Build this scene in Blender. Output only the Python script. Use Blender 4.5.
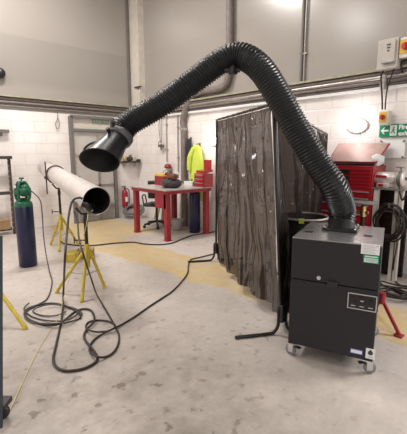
import bpy, bmesh, math, random
from mathutils import Vector, Matrix
random.seed(7)
C = bpy.context.scene.collection
for o in list(bpy.data.objects): bpy.data.objects.remove(o)

# ---------------------------------------------------------------- camera
FPX = 370.0; H = 1.6; TH = math.radians(9.8); YAW = math.radians(47.9)
cd = bpy.data.cameras.new('camera'); cam = bpy.data.objects.new('camera', cd); C.objects.link(cam)
cd.sensor_fit = 'VERTICAL'; cd.sensor_height = 36; cd.sensor_width = 36; cd.lens = FPX/434*36
cd.clip_start = 0.02; cd.clip_end = 100
cam.location = (0, 0, H); cam.rotation_euler = (math.pi/2-TH, 0, YAW-math.pi/2)
bpy.context.scene.camera = cam

# ---------------------------------------------------------------- world, exposure
w = bpy.data.worlds.new('world'); bpy.context.scene.world = w; w.use_nodes = True
w.node_tree.nodes['Background'].inputs[0].default_value = (0.75, 0.85, 1, 1)
w.node_tree.nodes['Background'].inputs[1].default_value = 1.0
vs = bpy.context.scene.view_settings
vs.view_transform = 'Standard'; vs.look = 'None'; vs.exposure = 0.0; vs.gamma = 1; vs.use_curve_mapping = False

# ---------------------------------------------------------------- lights (roof lamps and daylight through the side openings)
def area(name, loc, rot, sx, sy, power, col=(1, .95, .9)):
    l = bpy.data.lights.new(name, 'AREA'); l.shape = 'RECTANGLE'; l.size = sx; l.size_y = sy; l.energy = power; l.color = col
    o = bpy.data.objects.new(name, l); C.objects.link(o); o.location = loc; o.rotation_euler = rot
    return o
WARM = (1, .95, .91); COOL = (1, .965, .95)
LAMPS = ((-1.6, 6.0, 150), (2.0, 6.2, 230), (-3.2, 2.0, 50), (2.6, 3.2, 75), (-2.5, -3, 40), (2.2, -2.6, 45))
for lx, ly, lp in LAMPS:
    area('roof_lamp_light', (lx, ly, 5.70), (0, 0, 0), 1.3, .3, lp, WARM)
# daylight: openings beside and behind the camera
area('daylight', (5.10, -.85, 2.15), (0, math.radians(90), 0), 1.1, 1.3, 190, COOL)
area('daylight', (-5.6, 8.15, 2.5), (math.radians(-90), 0, 0), 1.5, .9, 170, COOL)
area('daylight', (-1.5, -5.8, 1.9), (math.radians(90), 0, 0), 5.0, 3.2, 120, COOL)

# ---------------------------------------------------------------- pixel rays to places in the world
_f = Vector((math.cos(YAW), math.sin(YAW), 0)); _r = Vector((math.sin(YAW), -math.cos(YAW), 0))
CAM = Vector((0, 0, H))
def ray(px, py):
    u = (px-203.5)/FPX; v = (217-py)/FPX
    d = _r*u + _f*(math.cos(TH)+v*math.sin(TH)); d.z = -math.sin(TH)+v*math.cos(TH)
    return d
def hit(px, py, p0, n):
    d = ray(px, py); return CAM + d*((Vector(p0)-CAM).dot(n)/d.dot(n))
def atz(px, py, z=0): return hit(px, py, (0, 0, z), Vector((0, 0, 1)))
def aty(px, py, y=8.25): return hit(px, py, (0, y, 0), Vector((0, 1, 0)))
def atx(px, py, x=5.2): return hit(px, py, (x, 0, 0), Vector((1, 0, 0)))
def atd(px, py, d): return CAM + ray(px, py)*d

# ---------------------------------------------------------------- materials
MATS = {}
def mat(name, col, rough=.5, metal=0, noise=0, nscale=8, bump=0, bscale=60, emit=0, spec=.5, coat=0):
    if name in MATS: return MATS[name]
    m = bpy.data.materials.new(name); m.use_nodes = True; nt = m.node_tree; N = nt.nodes; L = nt.links
    b = N['Principled BSDF']; c = (*col, 1)
    b.inputs['Base Color'].default_value = c; b.inputs['Roughness'].default_value = rough; b.inputs['Metallic'].default_value = metal
    b.inputs['Specular IOR Level'].default_value = spec; b.inputs['Coat Weight'].default_value = coat
    tc = N.new('ShaderNodeTexCoord')
    if noise:
        n = N.new('ShaderNodeTexNoise'); n.inputs['Scale'].default_value = nscale; n.inputs['Detail'].default_value = 5
        L.new(tc.outputs['Object'], n.inputs['Vector'])
        r = N.new('ShaderNodeValToRGB'); r.color_ramp.elements[0].position = .3; r.color_ramp.elements[1].position = .7
        r.color_ramp.elements[0].color = (*[x*(1-noise) for x in col], 1); r.color_ramp.elements[1].color = (*[min(1, x*(1+noise*.6)) for x in col], 1)
        L.new(n.outputs['Fac'], r.inputs['Fac']); L.new(r.outputs['Color'], b.inputs['Base Color'])
    if bump:
        n2 = N.new('ShaderNodeTexNoise'); n2.inputs['Scale'].default_value = bscale; L.new(tc.outputs['Object'], n2.inputs['Vector'])
        bp = N.new('ShaderNodeBump'); bp.inputs['Strength'].default_value = bump; bp.inputs['Distance'].default_value = .01
        L.new(n2.outputs['Fac'], bp.inputs['Height']); L.new(bp.outputs['Normal'], b.inputs['Normal'])
    if emit:
        b.inputs['Emission Color'].default_value = c; b.inputs['Emission Strength'].default_value = emit
    MATS[name] = m; return m

def blockwall(name, axis):
    """white painted blockwork below 2.55 m, beige sheet cladding above, a greyer band between 2.95 and 3.88 m"""
    m = bpy.data.materials.new(name); m.use_nodes = True; nt = m.node_tree; N = nt.nodes; L = nt.links; b = N['Principled BSDF']
    g = N.new('ShaderNodeNewGeometry'); s = N.new('ShaderNodeSeparateXYZ'); L.new(g.outputs['Position'], s.inputs[0])
    cb = N.new('ShaderNodeCombineXYZ'); L.new(s.outputs[axis], cb.inputs[0]); L.new(s.outputs[2], cb.inputs[1])
    br = N.new('ShaderNodeTexBrick'); br.inputs['Scale'].default_value = 1; br.inputs['Brick Width'].default_value = .45; br.inputs['Row Height'].default_value = .225
    br.inputs['Mortar Size'].default_value = .008; br.inputs['Mortar Smooth'].default_value = .6
    br.inputs['Color1'].default_value = (.86, .82, .80, 1); br.inputs['Color2'].default_value = (.84, .80, .775, 1); br.inputs['Mortar'].default_value = (.74, .69, .67, 1)
    L.new(cb.outputs[0], br.inputs['Vector'])
    no = N.new('ShaderNodeTexNoise'); no.inputs['Scale'].default_value = 2.2; no.inputs['Detail'].default_value = 6; L.new(g.outputs['Position'], no.inputs['Vector'])
    rp = N.new('ShaderNodeValToRGB'); rp.color_ramp.elements[0].position = .3; rp.color_ramp.elements[1].position = .65
    rp.color_ramp.elements[0].color = (.90, .87, .85, 1); rp.color_ramp.elements[1].color = (1, 1, 1, 1); L.new(no.outputs['Fac'], rp.inputs['Fac'])
    mx = N.new('ShaderNodeMixRGB'); mx.blend_type = 'MULTIPLY'; mx.inputs['Fac'].default_value = 1
    L.new(br.outputs['Color'], mx.inputs[1]); L.new(rp.outputs['Color'], mx.inputs[2])
    # sheet cladding
    def rng(z0, z1):
        r = N.new('ShaderNodeMapRange'); r.inputs['From Min'].default_value = z0; r.inputs['From Max'].default_value = z1; L.new(s.outputs[2], r.inputs['Value']); return r
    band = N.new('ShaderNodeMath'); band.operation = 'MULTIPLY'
    r1 = rng(2.9, 3.05); r2 = rng(3.90, 3.87); L.new(r1.outputs[0], band.inputs[0]); L.new(r2.outputs[0], band.inputs[1])  # cladding colour turns slightly greyer over a level band of height
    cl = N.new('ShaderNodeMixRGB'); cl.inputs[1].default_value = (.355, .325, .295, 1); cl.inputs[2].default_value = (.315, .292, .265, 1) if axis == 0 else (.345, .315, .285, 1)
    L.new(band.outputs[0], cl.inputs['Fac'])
    n3 = N.new('ShaderNodeTexNoise'); n3.inputs['Scale'].default_value = .9; n3.inputs['Detail'].default_value = 4; L.new(g.outputs['Position'], n3.inputs['Vector'])
    rp3 = N.new('ShaderNodeValToRGB'); rp3.color_ramp.elements[0].color = (.88, .87, .86, 1); rp3.color_ramp.elements[1].color = (1.0, 1.0, 1.0, 1); L.new(n3.outputs['Fac'], rp3.inputs['Fac'])
    cl2 = N.new('ShaderNodeMixRGB'); cl2.blend_type = 'MULTIPLY'; cl2.inputs['Fac'].default_value = 1; L.new(cl.outputs[0], cl2.inputs[1]); L.new(rp3.outputs[0], cl2.inputs[2])
    sw = rng(2.45, 2.46)
    fin = N.new('ShaderNodeMixRGB'); L.new(sw.outputs[0], fin.inputs['Fac']); L.new(mx.outputs[0], fin.inputs[1]); L.new(cl2.outputs[0], fin.inputs[2])
    L.new(fin.outputs[0], b.inputs['Base Color']); b.inputs['Roughness'].default_value = .24; b.inputs['Specular IOR Level'].default_value = .7
    bp = N.new('ShaderNodeBump'); bp.invert = True; bp.inputs['Strength'].default_value = .35; bp.inputs['Distance'].default_value = .01
    ml = N.new('ShaderNodeMath'); ml.operation = 'MULTIPLY'; sub = N.new('ShaderNodeMath'); sub.operation = 'SUBTRACT'; sub.inputs[0].default_value = 1
    L.new(sw.outputs[0], sub.inputs[1]); L.new(sub.outputs[0], ml.inputs[0]); L.new(br.outputs['Fac'], ml.inputs[1])
    L.new(ml.outputs[0], bp.inputs['Height']); L.new(bp.outputs[0], b.inputs['Normal'])
    return m

def floormat():
    m = bpy.data.materials.new('floor_concrete'); m.use_nodes = True; nt = m.node_tree; N = nt.nodes; L = nt.links; b = N['Principled BSDF']
    g = N.new('ShaderNodeNewGeometry'); s = N.new('ShaderNodeSeparateXYZ'); L.new(g.outputs['Position'], s.inputs[0])
    def noise(sc, det=6, rough=.6, dist=0):
        n = N.new('ShaderNodeTexNoise'); n.inputs['Scale'].default_value = sc; n.inputs['Detail'].default_value = det; n.inputs['Roughness'].default_value = rough; n.inputs['Distortion'].default_value = dist
        L.new(g.outputs['Position'], n.inputs['Vector']); return n
    def ramp(src, p0, p1, c0, c1):
        r = N.new('ShaderNodeValToRGB'); r.color_ramp.elements[0].position = p0; r.color_ramp.elements[1].position = p1
        r.color_ramp.elements[0].color = (*c0, 1); r.color_ramp.elements[1].color = (*c1, 1); L.new(src, r.inputs['Fac']); return r
    def mul(a, bb, f=1):
        x = N.new('ShaderNodeMixRGB'); x.blend_type = 'MULTIPLY'; x.inputs['Fac'].default_value = f; L.new(a, x.inputs[1]); L.new(bb, x.inputs[2]); return x
    def M(op, a, bb):
        x = N.new('ShaderNodeMath'); x.operation = op; x.use_clamp = True
        for i, v in ((0, a), (1, bb)):
            if isinstance(v, (int, float)): x.inputs[i].default_value = v
            else: L.new(v, x.inputs[i])
        return x.outputs[0]
    def rng(src, a, bb):
        r = N.new('ShaderNodeMapRange'); r.inputs['From Min'].default_value = a; r.inputs['From Max'].default_value = bb; L.new(src, r.inputs['Value']); return r.outputs[0]
    base = ramp(noise(.9).outputs['Fac'], .3, .7, (.43, .385, .345), (.60, .54, .495))
    fine = ramp(noise(14, 8, .7).outputs['Fac'], .35, .65, (.86, .86, .86), (1, 1, 1))
    st = ramp(noise(11, 4, .5, 0).outputs['Fac'], .33, .40, (.55, .51, .48), (1, 1, 1))       # dark smudges of worn grease
    zone = ramp(noise(.8, 2).outputs['Fac'], .40, .60, (0, 0, 0), (1, 1, 1))
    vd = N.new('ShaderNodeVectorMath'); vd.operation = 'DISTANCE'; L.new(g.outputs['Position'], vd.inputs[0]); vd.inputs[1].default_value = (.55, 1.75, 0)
    near_zone = rng(vd.outputs['Value'], 2.1, .7); zf = M('MAXIMUM', M('MULTIPLY', zone.outputs[0], .7), near_zone)  # radial zone near the camera where smudges thicken and the floor darkens
    mottle = ramp(noise(2.6, 8, .7, .3).outputs['Fac'], .34, .60, (.52, .49, .46), (.84, .83, .81))
    stz = N.new('ShaderNodeMixRGB'); L.new(zf, stz.inputs['Fac']); stz.inputs[1].default_value = (1, 1, 1, 1); L.new(st.outputs[0], stz.inputs[2])
    # speckled wear over everything near the middle of the shop
    x = mul(mul(base.outputs[0], fine.outputs[0]).outputs[0], stz.outputs[0])
    gx = N.new('ShaderNodeMixRGB'); gx.blend_type = 'MULTIPLY'; L.new(near_zone, gx.inputs['Fac']); L.new(x.outputs[0], gx.inputs[1]); L.new(mottle.outputs[0], gx.inputs[2]); x = gx
    # worn ochre walkway paint parallel to the right wall, wider before the door
    wob = N.new('ShaderNodeMath'); wob.operation = 'MULTIPLY_ADD'; L.new(noise(1.6, 6).outputs['Fac'], wob.inputs[0]); wob.inputs[1].default_value = .35; wob.inputs[2].default_value = -.17
    sx = N.new('ShaderNodeMath'); sx.operation = 'ADD'; L.new(s.outputs[0], sx.inputs[0]); L.new(wob.outputs[0], sx.inputs[1])
    # centre x drifts with y
    cx = N.new('ShaderNodeMapRange'); cx.inputs['From Min'].default_value = 1.2; cx.inputs['From Max'].default_value = 6.2; cx.inputs['To Min'].default_value = 3.6; cx.inputs['To Max'].default_value = 3.02; cx.clamp = False; L.new(s.outputs[1], cx.inputs['Value'])
    df = N.new('ShaderNodeMath'); df.operation = 'SUBTRACT'; L.new(sx.outputs[0], df.inputs[0]); L.new(cx.outputs[0], df.inputs[1])
    ab = N.new('ShaderNodeMath'); ab.operation = 'ABSOLUTE'; L.new(df.outputs[0], ab.inputs[0])
    A = rng(ab.outputs[0], .45, .38); A = M('MULTIPLY', A, rng(s.outputs[1], 7.0, 6.6))
    B = M('MULTIPLY', M('MULTIPLY', rng(sx.outputs[0], 2.75, 2.85), rng(sx.outputs[0], 4.5, 4.3)), rng(s.outputs[1], 6.1, 6.3))
    Y = M('MAXIMUM', A, B)
    wear = ramp(noise(3.2, 8, .65).outputs['Fac'], .3, .62, (.45, .45, .45), (1, 1, 1))
    Yw = M('MULTIPLY', Y, wear.outputs[0])
    Yw = M('MULTIPLY', Yw, .9)
    och = ramp(noise(9, 6).outputs['Fac'], .3, .7, (.50, .36, .14), (.58, .44, .20))
    fin = N.new('ShaderNodeMixRGB'); L.new(Yw, fin.inputs['Fac']); L.new(x.outputs[0], fin.inputs[1]); L.new(och.outputs[0], fin.inputs[2])
    L.new(fin.outputs[0], b.inputs['Base Color'])
    rr = ramp(noise(3).outputs['Fac'], .3, .7, (.38, .38, .38), (.55, .55, .55)); L.new(rr.outputs[0], b.inputs['Roughness'])
    bp = N.new('ShaderNodeBump'); bp.inputs['Strength'].default_value = .12; bp.inputs['Distance'].default_value = .01; L.new(noise(30).outputs['Fac'], bp.inputs['Height']); L.new(bp.outputs[0], b.inputs['Normal'])
    return m

def curtainmat(name, dens, tint=(.55, .47, .43)):
    m = bpy.data.materials.new(name); m.use_nodes = True; nt = m.node_tree; N = nt.nodes; L = nt.links
    N.remove(N['Principled BSDF']); out = N['Material Output']
    tr = N.new('ShaderNodeBsdfTransparent'); tr.inputs[0].default_value = (*[dens*t/.5 for t in tint], 1)
    df = N.new('ShaderNodeBsdfDiffuse'); df.inputs[0].default_value = (.045, .036, .034, 1)
    m1 = N.new('ShaderNodeMixShader'); m1.inputs[0].default_value = .42; L.new(tr.outputs[0], m1.inputs[1]); L.new(df.outputs[0], m1.inputs[2])
    gl = N.new('ShaderNodeBsdfGlossy'); gl.inputs['Roughness'].default_value = .07; gl.inputs[0].default_value = (1, .97, .95, 1)
    fr = N.new('ShaderNodeFresnel'); fr.inputs[0].default_value = 1.5
    m2 = N.new('ShaderNodeMixShader'); fm = N.new('ShaderNodeMath'); fm.operation = 'MULTIPLY'; fm.inputs[1].default_value = .135; L.new(fr.outputs[0], fm.inputs[0]); L.new(fm.outputs[0], m2.inputs[0]); L.new(m1.outputs[0], m2.inputs[1]); L.new(gl.outputs[0], m2.inputs[2])
    tc = N.new('ShaderNodeTexCoord'); mp = N.new('ShaderNodeMapping'); mp.inputs['Scale'].default_value = (1, 1, .5); L.new(tc.outputs['Object'], mp.inputs[0])
    no = N.new('ShaderNodeTexNoise'); no.inputs['Scale'].default_value = 8; no.inputs['Detail'].default_value = 1; no.inputs['Distortion'].default_value = .1
    L.new(mp.outputs[0], no.inputs['Vector']); bp = N.new('ShaderNodeBump'); bp.inputs['Strength'].default_value = .45; bp.inputs['Distance'].default_value = .02
    n2 = N.new('ShaderNodeTexNoise'); n2.inputs['Scale'].default_value = 26; n2.inputs['Detail'].default_value = 1; L.new(mp.outputs[0], n2.inputs['Vector'])
    rr = N.new('ShaderNodeMapRange'); rr.inputs['From Min'].default_value = .60; rr.inputs['From Max'].default_value = .72; rr.inputs['To Max'].default_value = .45; L.new(n2.outputs['Fac'], rr.inputs['Value'])
    ad = N.new('ShaderNodeMath'); ad.operation = 'ADD'; L.new(no.outputs['Fac'], ad.inputs[0]); L.new(rr.outputs[0], ad.inputs[1])
    L.new(ad.outputs[0], bp.inputs['Height']); L.new(bp.outputs[0], gl.inputs['Normal'])
    L.new(m2.outputs[0], out.inputs['Surface']); return m

M_ = dict(
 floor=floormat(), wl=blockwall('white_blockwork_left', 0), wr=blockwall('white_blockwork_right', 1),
 ceil=mat('ceiling_sheet', (.55, .53, .5), .7, noise=.1, nscale=1), pipegrey=mat('dusty_brown_pipe', (.20, .165, .15), .5, noise=.25, nscale=12),
 steel=mat('galvanised_steel', (.42, .39, .36), .38, .7, noise=.2, nscale=20), olive=mat('olive_cable_tray', (.36, .34, .24), .5, noise=.25, nscale=10),
 ivory=mat('ivory_paint', (.62, .57, .5), .45, noise=.12, nscale=6), greybox=mat('grey_enclosure', (.50, .46, .41), .45, noise=.06),
 charcoal=mat('charcoal_powder_coat', (.022, .020, .023), .45, spec=.3, noise=.08, nscale=40, bump=.05, bscale=300), lidglare=mat('charcoal_lid_glare', (.40, .40, .41), .24, .7), darkgrey=mat('dark_grey_collar', (.09, .09, .095), .4),  # lid's pale tone is wall glare put into the base colour
 black=mat('black_plastic', (.012, .012, .013), .4), blackmetal=mat('black_steel', (.02, .018, .018), .38, .3, noise=.2, nscale=30),
 hose=mat('black_ribbed_hose', (.005, .006, .008), .30, spec=.5), hood=mat('hood_plastic', (.010, .010, .012), .38, spec=.35), hoodin=mat('hood_inside', (.008, .008, .008), .7),
 white=mat('white_label', (.75, .75, .74), .5), green=mat('green_label', (.01, .38, .19), .4), blue=mat('blue_ink', (.12, .14, .5), .5), ink=mat('dark_ink', (.05, .05, .05), .6),
 greyink=mat('grey_ink', (.45, .42, .42), .6), silver=mat('silver_trim', (.6, .6, .62), .3, .6), chrome=mat('chrome', (.7, .7, .7), .2, 1), rubber=mat('grey_rubber', (.20, .20, .21), .55),
 cylblue=mat('navy_paint', (.008, .012, .055), .3, noise=.25, nscale=14), cylgreen=mat('green_paint', (.006, .12, .055), .33, noise=.2, nscale=20), brass=mat('brass', (.6, .42, .18), .3, .9),
 yellow=mat('yellow_paint', (.60, .46, .05), .42, noise=.22, nscale=18), red=mat('red_paint', (.30, .018, .028), .38, noise=.22, nscale=14), redgloss=mat('red_tool_chest', (.36, .012, .02), .25, noise=.08, nscale=10, coat=.4),
 lidin=mat('pinkish_lid_lining', (.42, .27, .24), .5, .2, noise=.1, nscale=5), stainless=mat('stainless_pipe', (.80, .74, .71), .30, .45, noise=.1, nscale=7), pipein=mat('dark_bore', (.035, .03, .028), .6, noise=.3, nscale=9),  # bore given a near-black tone, unlike the bright outside
 darkpost=mat('blue_grey_post', (.018, .024, .032), .4, noise=.15, nscale=12), cable=mat('black_cable', (.028, .020, .016), .55), thincable=mat('grey_cable', (.06, .05, .045), .5),
 doorp=mat('grey_door', (.50, .47, .44), .3, noise=.1, nscale=4), frame=mat('door_frame_grey', (.17, .155, .145), .45, noise=.15, nscale=10), mesh=mat('wire_mesh', (.22, .20, .19), .5, .4),
 brown=mat('brown_angle_iron', (.055, .04, .035), .5, noise=.3, nscale=20), card=mat('cardboard', (.32, .20, .10), .8, noise=.15), hivis=mat('hi_vis', (.62, .74, .10), .7, noise=.1, nscale=6), cloth=mat('dark_cloth', (.03, .03, .035), .9, noise=.3, bump=.4),
 bag=mat('grey_bag', (.045, .045, .055), .8, noise=.3, nscale=20, bump=.5), leather=mat('brown_leather', (.14, .05, .03), .6, noise=.3, nscale=20), wood=mat('pale_wood', (.40, .27, .16), .65, noise=.25, nscale=6),
 clear=mat('milky_plastic', (.5, .48, .47), .3), top=mat('worn_bench_top', (.52, .46, .43), .3, .2, noise=.25, nscale=9), signg=mat('sign_green', (.0, .27, .12), .35), signw=mat('sign_white', (.85, .87, .85), .4), fadedg=mat('faded_green', (.22, .31, .22), .5),
 lamp=mat('lamp_diffuser', (1, .97, .94), .4, emit=9), amber=mat('isolator_yellow', (.70, .45, .05), .4), rknob=mat('isolator_red', (.5, .04, .02), .4), cream=mat('cream_box', (.66, .62, .55), .4),
 curtain=curtainmat('smoked_pvc', .12), curtain2=curtainmat('smoked_pvc_dense', .07), rim=mat('worn_rim', (.42, .38, .35), .4, .3, noise=.3, nscale=30), bluecl=mat('blue_cloth', (.03, .04, .22), .8), cordm=mat('pale_yellow_cord', (.62, .52, .22), .7), disc=mat('grinding_disc', (.16, .15, .14), .6, noise=.2))

# ---------------------------------------------------------------- mesh builder
class MB:
    def __init__(s): s.v = []; s.f = []; s.sm = []; s.M = Matrix.Identity(4)
    def add(s, vs_, fs, smooth=False):
        b = len(s.v); s.v += [s.M @ Vector(v) for v in vs_]; s.f += [[b+i for i in f] for f in fs]; s.sm += [smooth]*len(fs); return s
    def box(s, c, d, rz=0, R=None, bev=0):
        R = R or Matrix.Rotation(rz, 3, 'Z'); c = Vector(c)
        if bev <= 0:
            vs_ = [c+R@Vector((x*d[0]/2, y*d[1]/2, z*d[2]/2)) for x in (-1, 1) for y in (-1, 1) for z in (-1, 1)]
            return s.add(vs_, [(0, 1, 3, 2), (4, 6, 7, 5), (0, 4, 5, 1), (2, 3, 7, 6), (0, 2, 6, 4), (1, 5, 7, 3)])
        bm = bmesh.new(); bmesh.ops.create_cube(bm, size=1); bmesh.ops.scale(bm, vec=d, verts=bm.verts)
        bmesh.ops.bevel(bm, geom=bm.edges[:], offset=bev, segments=2, affect='EDGES', profile=.5)
        bm.verts.index_update(); s.add([c+R@v.co for v in bm.verts], [[v.index for v in f.verts] for f in bm.faces]); bm.free(); return s
    def quad(s, *p): return s.add(p, [tuple(range(len(p)))])
    def slab(s, pts, n):  # extruded polygon
        n = Vector(n); k = len(pts); a = [Vector(p) for p in pts]; b = [p+n for p in a]
        return s.add(a+b, [tuple(range(k))[::-1], tuple(range(k, 2*k))]+[(i, (i+1) % k, k+(i+1) % k, k+i) for i in range(k)])
    def tube(s, pts, r, n=10, smooth=True, closed=False, caps=True, spline=0, rf=None):
        pts = [Vector(p) for p in pts]
        if spline:
            if isinstance(r, (list, tuple)):
                k_ = len(pts)-1; r = [r[min(i//spline, k_)]+(r[min(i//spline+1, k_)]-r[min(i//spline, k_)])*(i % spline)/spline for i in range(k_*spline+1)]
            pts = crom(pts, spline, closed)
        m = len(pts); T = []
        for i in range(m):
            a = pts[(i-1) % m] if closed or i > 0 else pts[0]; b = pts[(i+1) % m] if closed or i < m-1 else pts[-1]
            t = (b-a); T.append(t.normalized() if t.length > 1e-9 else Vector((0, 0, 1)))
        u = T[0].orthogonal().normalized(); vs_ = []
        for i in range(m):
            u = (u-T[i]*u.dot(T[i])); u = u.normalized() if u.length > 1e-6 else T[i].orthogonal().normalized()
            w_ = T[i].cross(u); rr = rf(i) if rf else (r[i] if isinstance(r, (list, tuple)) else r)
            vs_ += [pts[i]+(u*math.cos(2*math.pi*k/n)+w_*math.sin(2*math.pi*k/n))*rr for k in range(n)]
        fs = []
        for i in range(m if closed else m-1):
            a = i*n; b = ((i+1) % m)*n
            fs += [(a+k, a+(k+1) % n, b+(k+1) % n, b+k) for k in range(n)]
        s.add(vs_, fs, smooth)
        if caps and not closed:
            s.add(vs_[:n], [tuple(range(n))[::-1]]); s.add(vs_[-n:], [tuple(range(n))])
        return s
    def cyl(s, p0, p1, r0, r1=None, n=20, smooth=True): return s.tube([p0, p1], [r0, r0 if r1 is None else r1], n, smooth)
    def lathe(s, prof, o=(0, 0, 0), ax=(0, 0, 1), n=28, smooth=True):
        ax = Vector(ax).normalized(); u = ax.orthogonal().normalized(); w_ = ax.cross(u); o = Vector(o); vs_ = []
        for r, h in prof: vs_ += [o+ax*h+(u*math.cos(2*math.pi*k/n)+w_*math.sin(2*math.pi*k/n))*max(r, 1e-4) for k in range(n)]
        return s.add(vs_, [(i*n+k, i*n+(k+1) % n, (i+1)*n+(k+1) % n, (i+1)*n+k) for i in range(len(prof)-1) for k in range(n)], smooth)
    def grid(s, fn, nu, nv, smooth=True):
        vs_ = [fn(i/nu, j/nv) for j in range(nv+1) for i in range(nu+1)]
        return s.add(vs_, [(j*(nu+1)+i, j*(nu+1)+i+1, (j+1)*(nu+1)+i+1, (j+1)*(nu+1)+i) for j in range(nv) for i in range(nu)], smooth)
    def blob(s, c, d, n=10, jit=0, seed=1, rz=0):
        rn = random.Random(seed); bm = bmesh.new(); bmesh.ops.create_icosphere(bm, subdivisions=3, radius=1)
        R = Matrix.Rotation(rz, 3, 'Z'); ph = [rn.uniform(0, 6) for _ in range(6)]
        vs_ = []
        for v in bm.verts:
            p = v.co.copy(); k = 1+jit*(math.sin(5*p.x+ph[0])*math.cos(4*p.y+ph[1])+.6*math.sin(9*p.z+ph[2]+4*p.x))
            p = Vector((abs(p.x)**.75*math.copysign(1, p.x), abs(p.y)**.75*math.copysign(1, p.y), abs(p.z)**.8*math.copysign(1, p.z)))*k
            vs_.append(Vector(c)+R@Vector((p.x*d[0]/2, p.y*d[1]/2, p.z*d[2]/2)))
        bm.verts.index_update(); s.add(vs_, [[v.index for v in f.verts] for f in bm.faces], True); bm.free(); return s
def crom(P, k, closed=False):
    out = []; m = len(P)
    for i in range(m if closed else m-1):
        p = [P[(i+j) % m] if closed else P[min(max(i+j, 0), m-1)] for j in (-1, 0, 1, 2)]
        for q in range(k):
            t = q/k; out.append(.5*((2*p[1])+(p[2]-p[0])*t+(2*p[0]-5*p[1]+4*p[2]-p[3])*t*t+(3*p[1]-p[0]-3*p[2]+p[3])*t**3))
    if not closed: out.append(P[-1])
    return out
WL = {}
def link(name, me, m, parent, loc):
    o = bpy.data.objects.new(name, me); C.objects.link(o); me.materials.append(M_[m] if isinstance(m, str) else m)
    if parent is not None: o.parent = parent; o.location = loc-WL[parent.name]
    else: o.location = loc
    WL[o.name] = Vector(loc); return o
def obj(name, mb, m, parent=None, solid=0):
    lo = Vector([min(v[i] for v in mb.v) for i in range(3)]); hi = Vector([max(v[i] for v in mb.v) for i in range(3)])
    org = Vector(((lo.x+hi.x)/2, (lo.y+hi.y)/2, lo.z)); me = bpy.data.meshes.new(name)
    me.from_pydata([v-org for v in mb.v], [], mb.f); me.update()
    me.polygons.foreach_set('use_smooth', mb.sm)
    bm = bmesh.new(); bm.from_mesh(me)
    if not solid: bmesh.ops.recalc_face_normals(bm, faces=bm.faces)
    bm.to_mesh(me); bm.free()
    o = link(name, me, m, parent, org)
    if solid: md = o.modifiers.new('thickness', 'SOLIDIFY'); md.thickness = solid; md.offset = 0
    return o
def tag(o, label, cat, group=None):
    o['label'] = label; o['category'] = cat
    if group: o['group'] = group
    return o
def thing(name, label, cat, loc, group=None):
    o = bpy.data.objects.new(name, None); C.objects.link(o); o.location = loc; o.empty_display_size = .1; WL[o.name] = Vector(loc); return tag(o, label, cat, group)
def struct(name, mb, m, parent=None):
    o = obj(name, mb, m, parent)
    if parent is None: o['kind'] = 'structure'
    return o
def text(name, s, origin, ux, uy, size, m, parent, depth=.001, bold=0):
    """lettering as a mesh; origin = lower left corner, ux/uy unit vectors along and up the line"""
    cu = bpy.data.curves.new(name, 'FONT'); cu.body = s; cu.size = size; cu.extrude = depth; cu.offset = bold; cu.resolution_u = 3
    t = bpy.data.objects.new('tmp', cu); C.objects.link(t); bpy.context.view_layer.update()
    me = bpy.data.meshes.new_from_object(t.evaluated_get(bpy.context.evaluated_depsgraph_get())); bpy.data.objects.remove(t)
    ux = Vector(ux).normalized(); uy = Vector(uy).normalized(); uz = ux.cross(uy)
    for v in me.vertices: v.co = ux*v.co.x+uy*v.co.y+uz*v.co.z
    me.name = name; me.materials.clear(); return link(name, me, m, parent, Vector(origin))
V = Vector; pi = math.pi

# ================================================================ setting
X0, X1, Y0, Y1, ZC = -7, 5.2, -6, 8.25, 6
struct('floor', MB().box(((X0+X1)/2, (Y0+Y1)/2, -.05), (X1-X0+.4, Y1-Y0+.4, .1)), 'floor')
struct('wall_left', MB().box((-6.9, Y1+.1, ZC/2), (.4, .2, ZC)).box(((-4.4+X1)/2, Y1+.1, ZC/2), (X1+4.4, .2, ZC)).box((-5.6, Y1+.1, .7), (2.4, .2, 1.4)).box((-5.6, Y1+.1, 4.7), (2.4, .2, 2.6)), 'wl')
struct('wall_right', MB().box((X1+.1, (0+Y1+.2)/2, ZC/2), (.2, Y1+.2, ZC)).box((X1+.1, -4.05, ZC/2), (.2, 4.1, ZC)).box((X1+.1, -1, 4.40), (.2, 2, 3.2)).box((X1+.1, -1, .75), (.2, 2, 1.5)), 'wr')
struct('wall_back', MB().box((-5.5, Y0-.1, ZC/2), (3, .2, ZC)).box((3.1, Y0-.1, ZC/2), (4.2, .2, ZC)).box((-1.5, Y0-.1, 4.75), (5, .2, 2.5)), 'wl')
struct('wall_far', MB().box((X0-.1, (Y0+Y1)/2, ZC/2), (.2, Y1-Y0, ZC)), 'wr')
struct('ceiling', MB().box(((X0+X1)/2, (Y0+Y1)/2, ZC+.05), (X1-X0+.4, Y1-Y0+.4, .1)), 'ceil')
# roof lamps (above the frame)
for i, (lx, ly, lp) in enumerate(LAMPS):
    t = struct('trim_%d' % (10+i), MB().box((lx, ly, 5.80), (1.45, .42, .14), bev=.02), 'ivory')
    struct('hanger', MB().cyl((lx-.5, ly, 5.86), (lx-.5, ly, 6.0), .01, n=8).cyl((lx+.5, ly, 5.86), (lx+.5, ly, 6.0), .01, n=8), 'steel', t)
# corner box column above the pipes, with its small bracket
struct('trim_1', MB().box((5.12, 8.05, 4.37), (.16, .40, 3.26)), 'ivory')
struct('trim_2', MB().box((4.98, 8.22, 4.37), (.03, .05, 3.26)), 'frame')
# ledges that carry the services
struct('trim_3', MB().box(((-7+5.2)/2, 8.19, 2.705), (12.2, .12, .03)), 'olive')
struct('trim_4', MB().box((5.14, 4.1, 2.665), (.12, 8.2, .03)), 'olive')
struct('trim_5', MB().box((5.175, 4.1, 2.44), (.05, 8.2, .04)), 'white')

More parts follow.
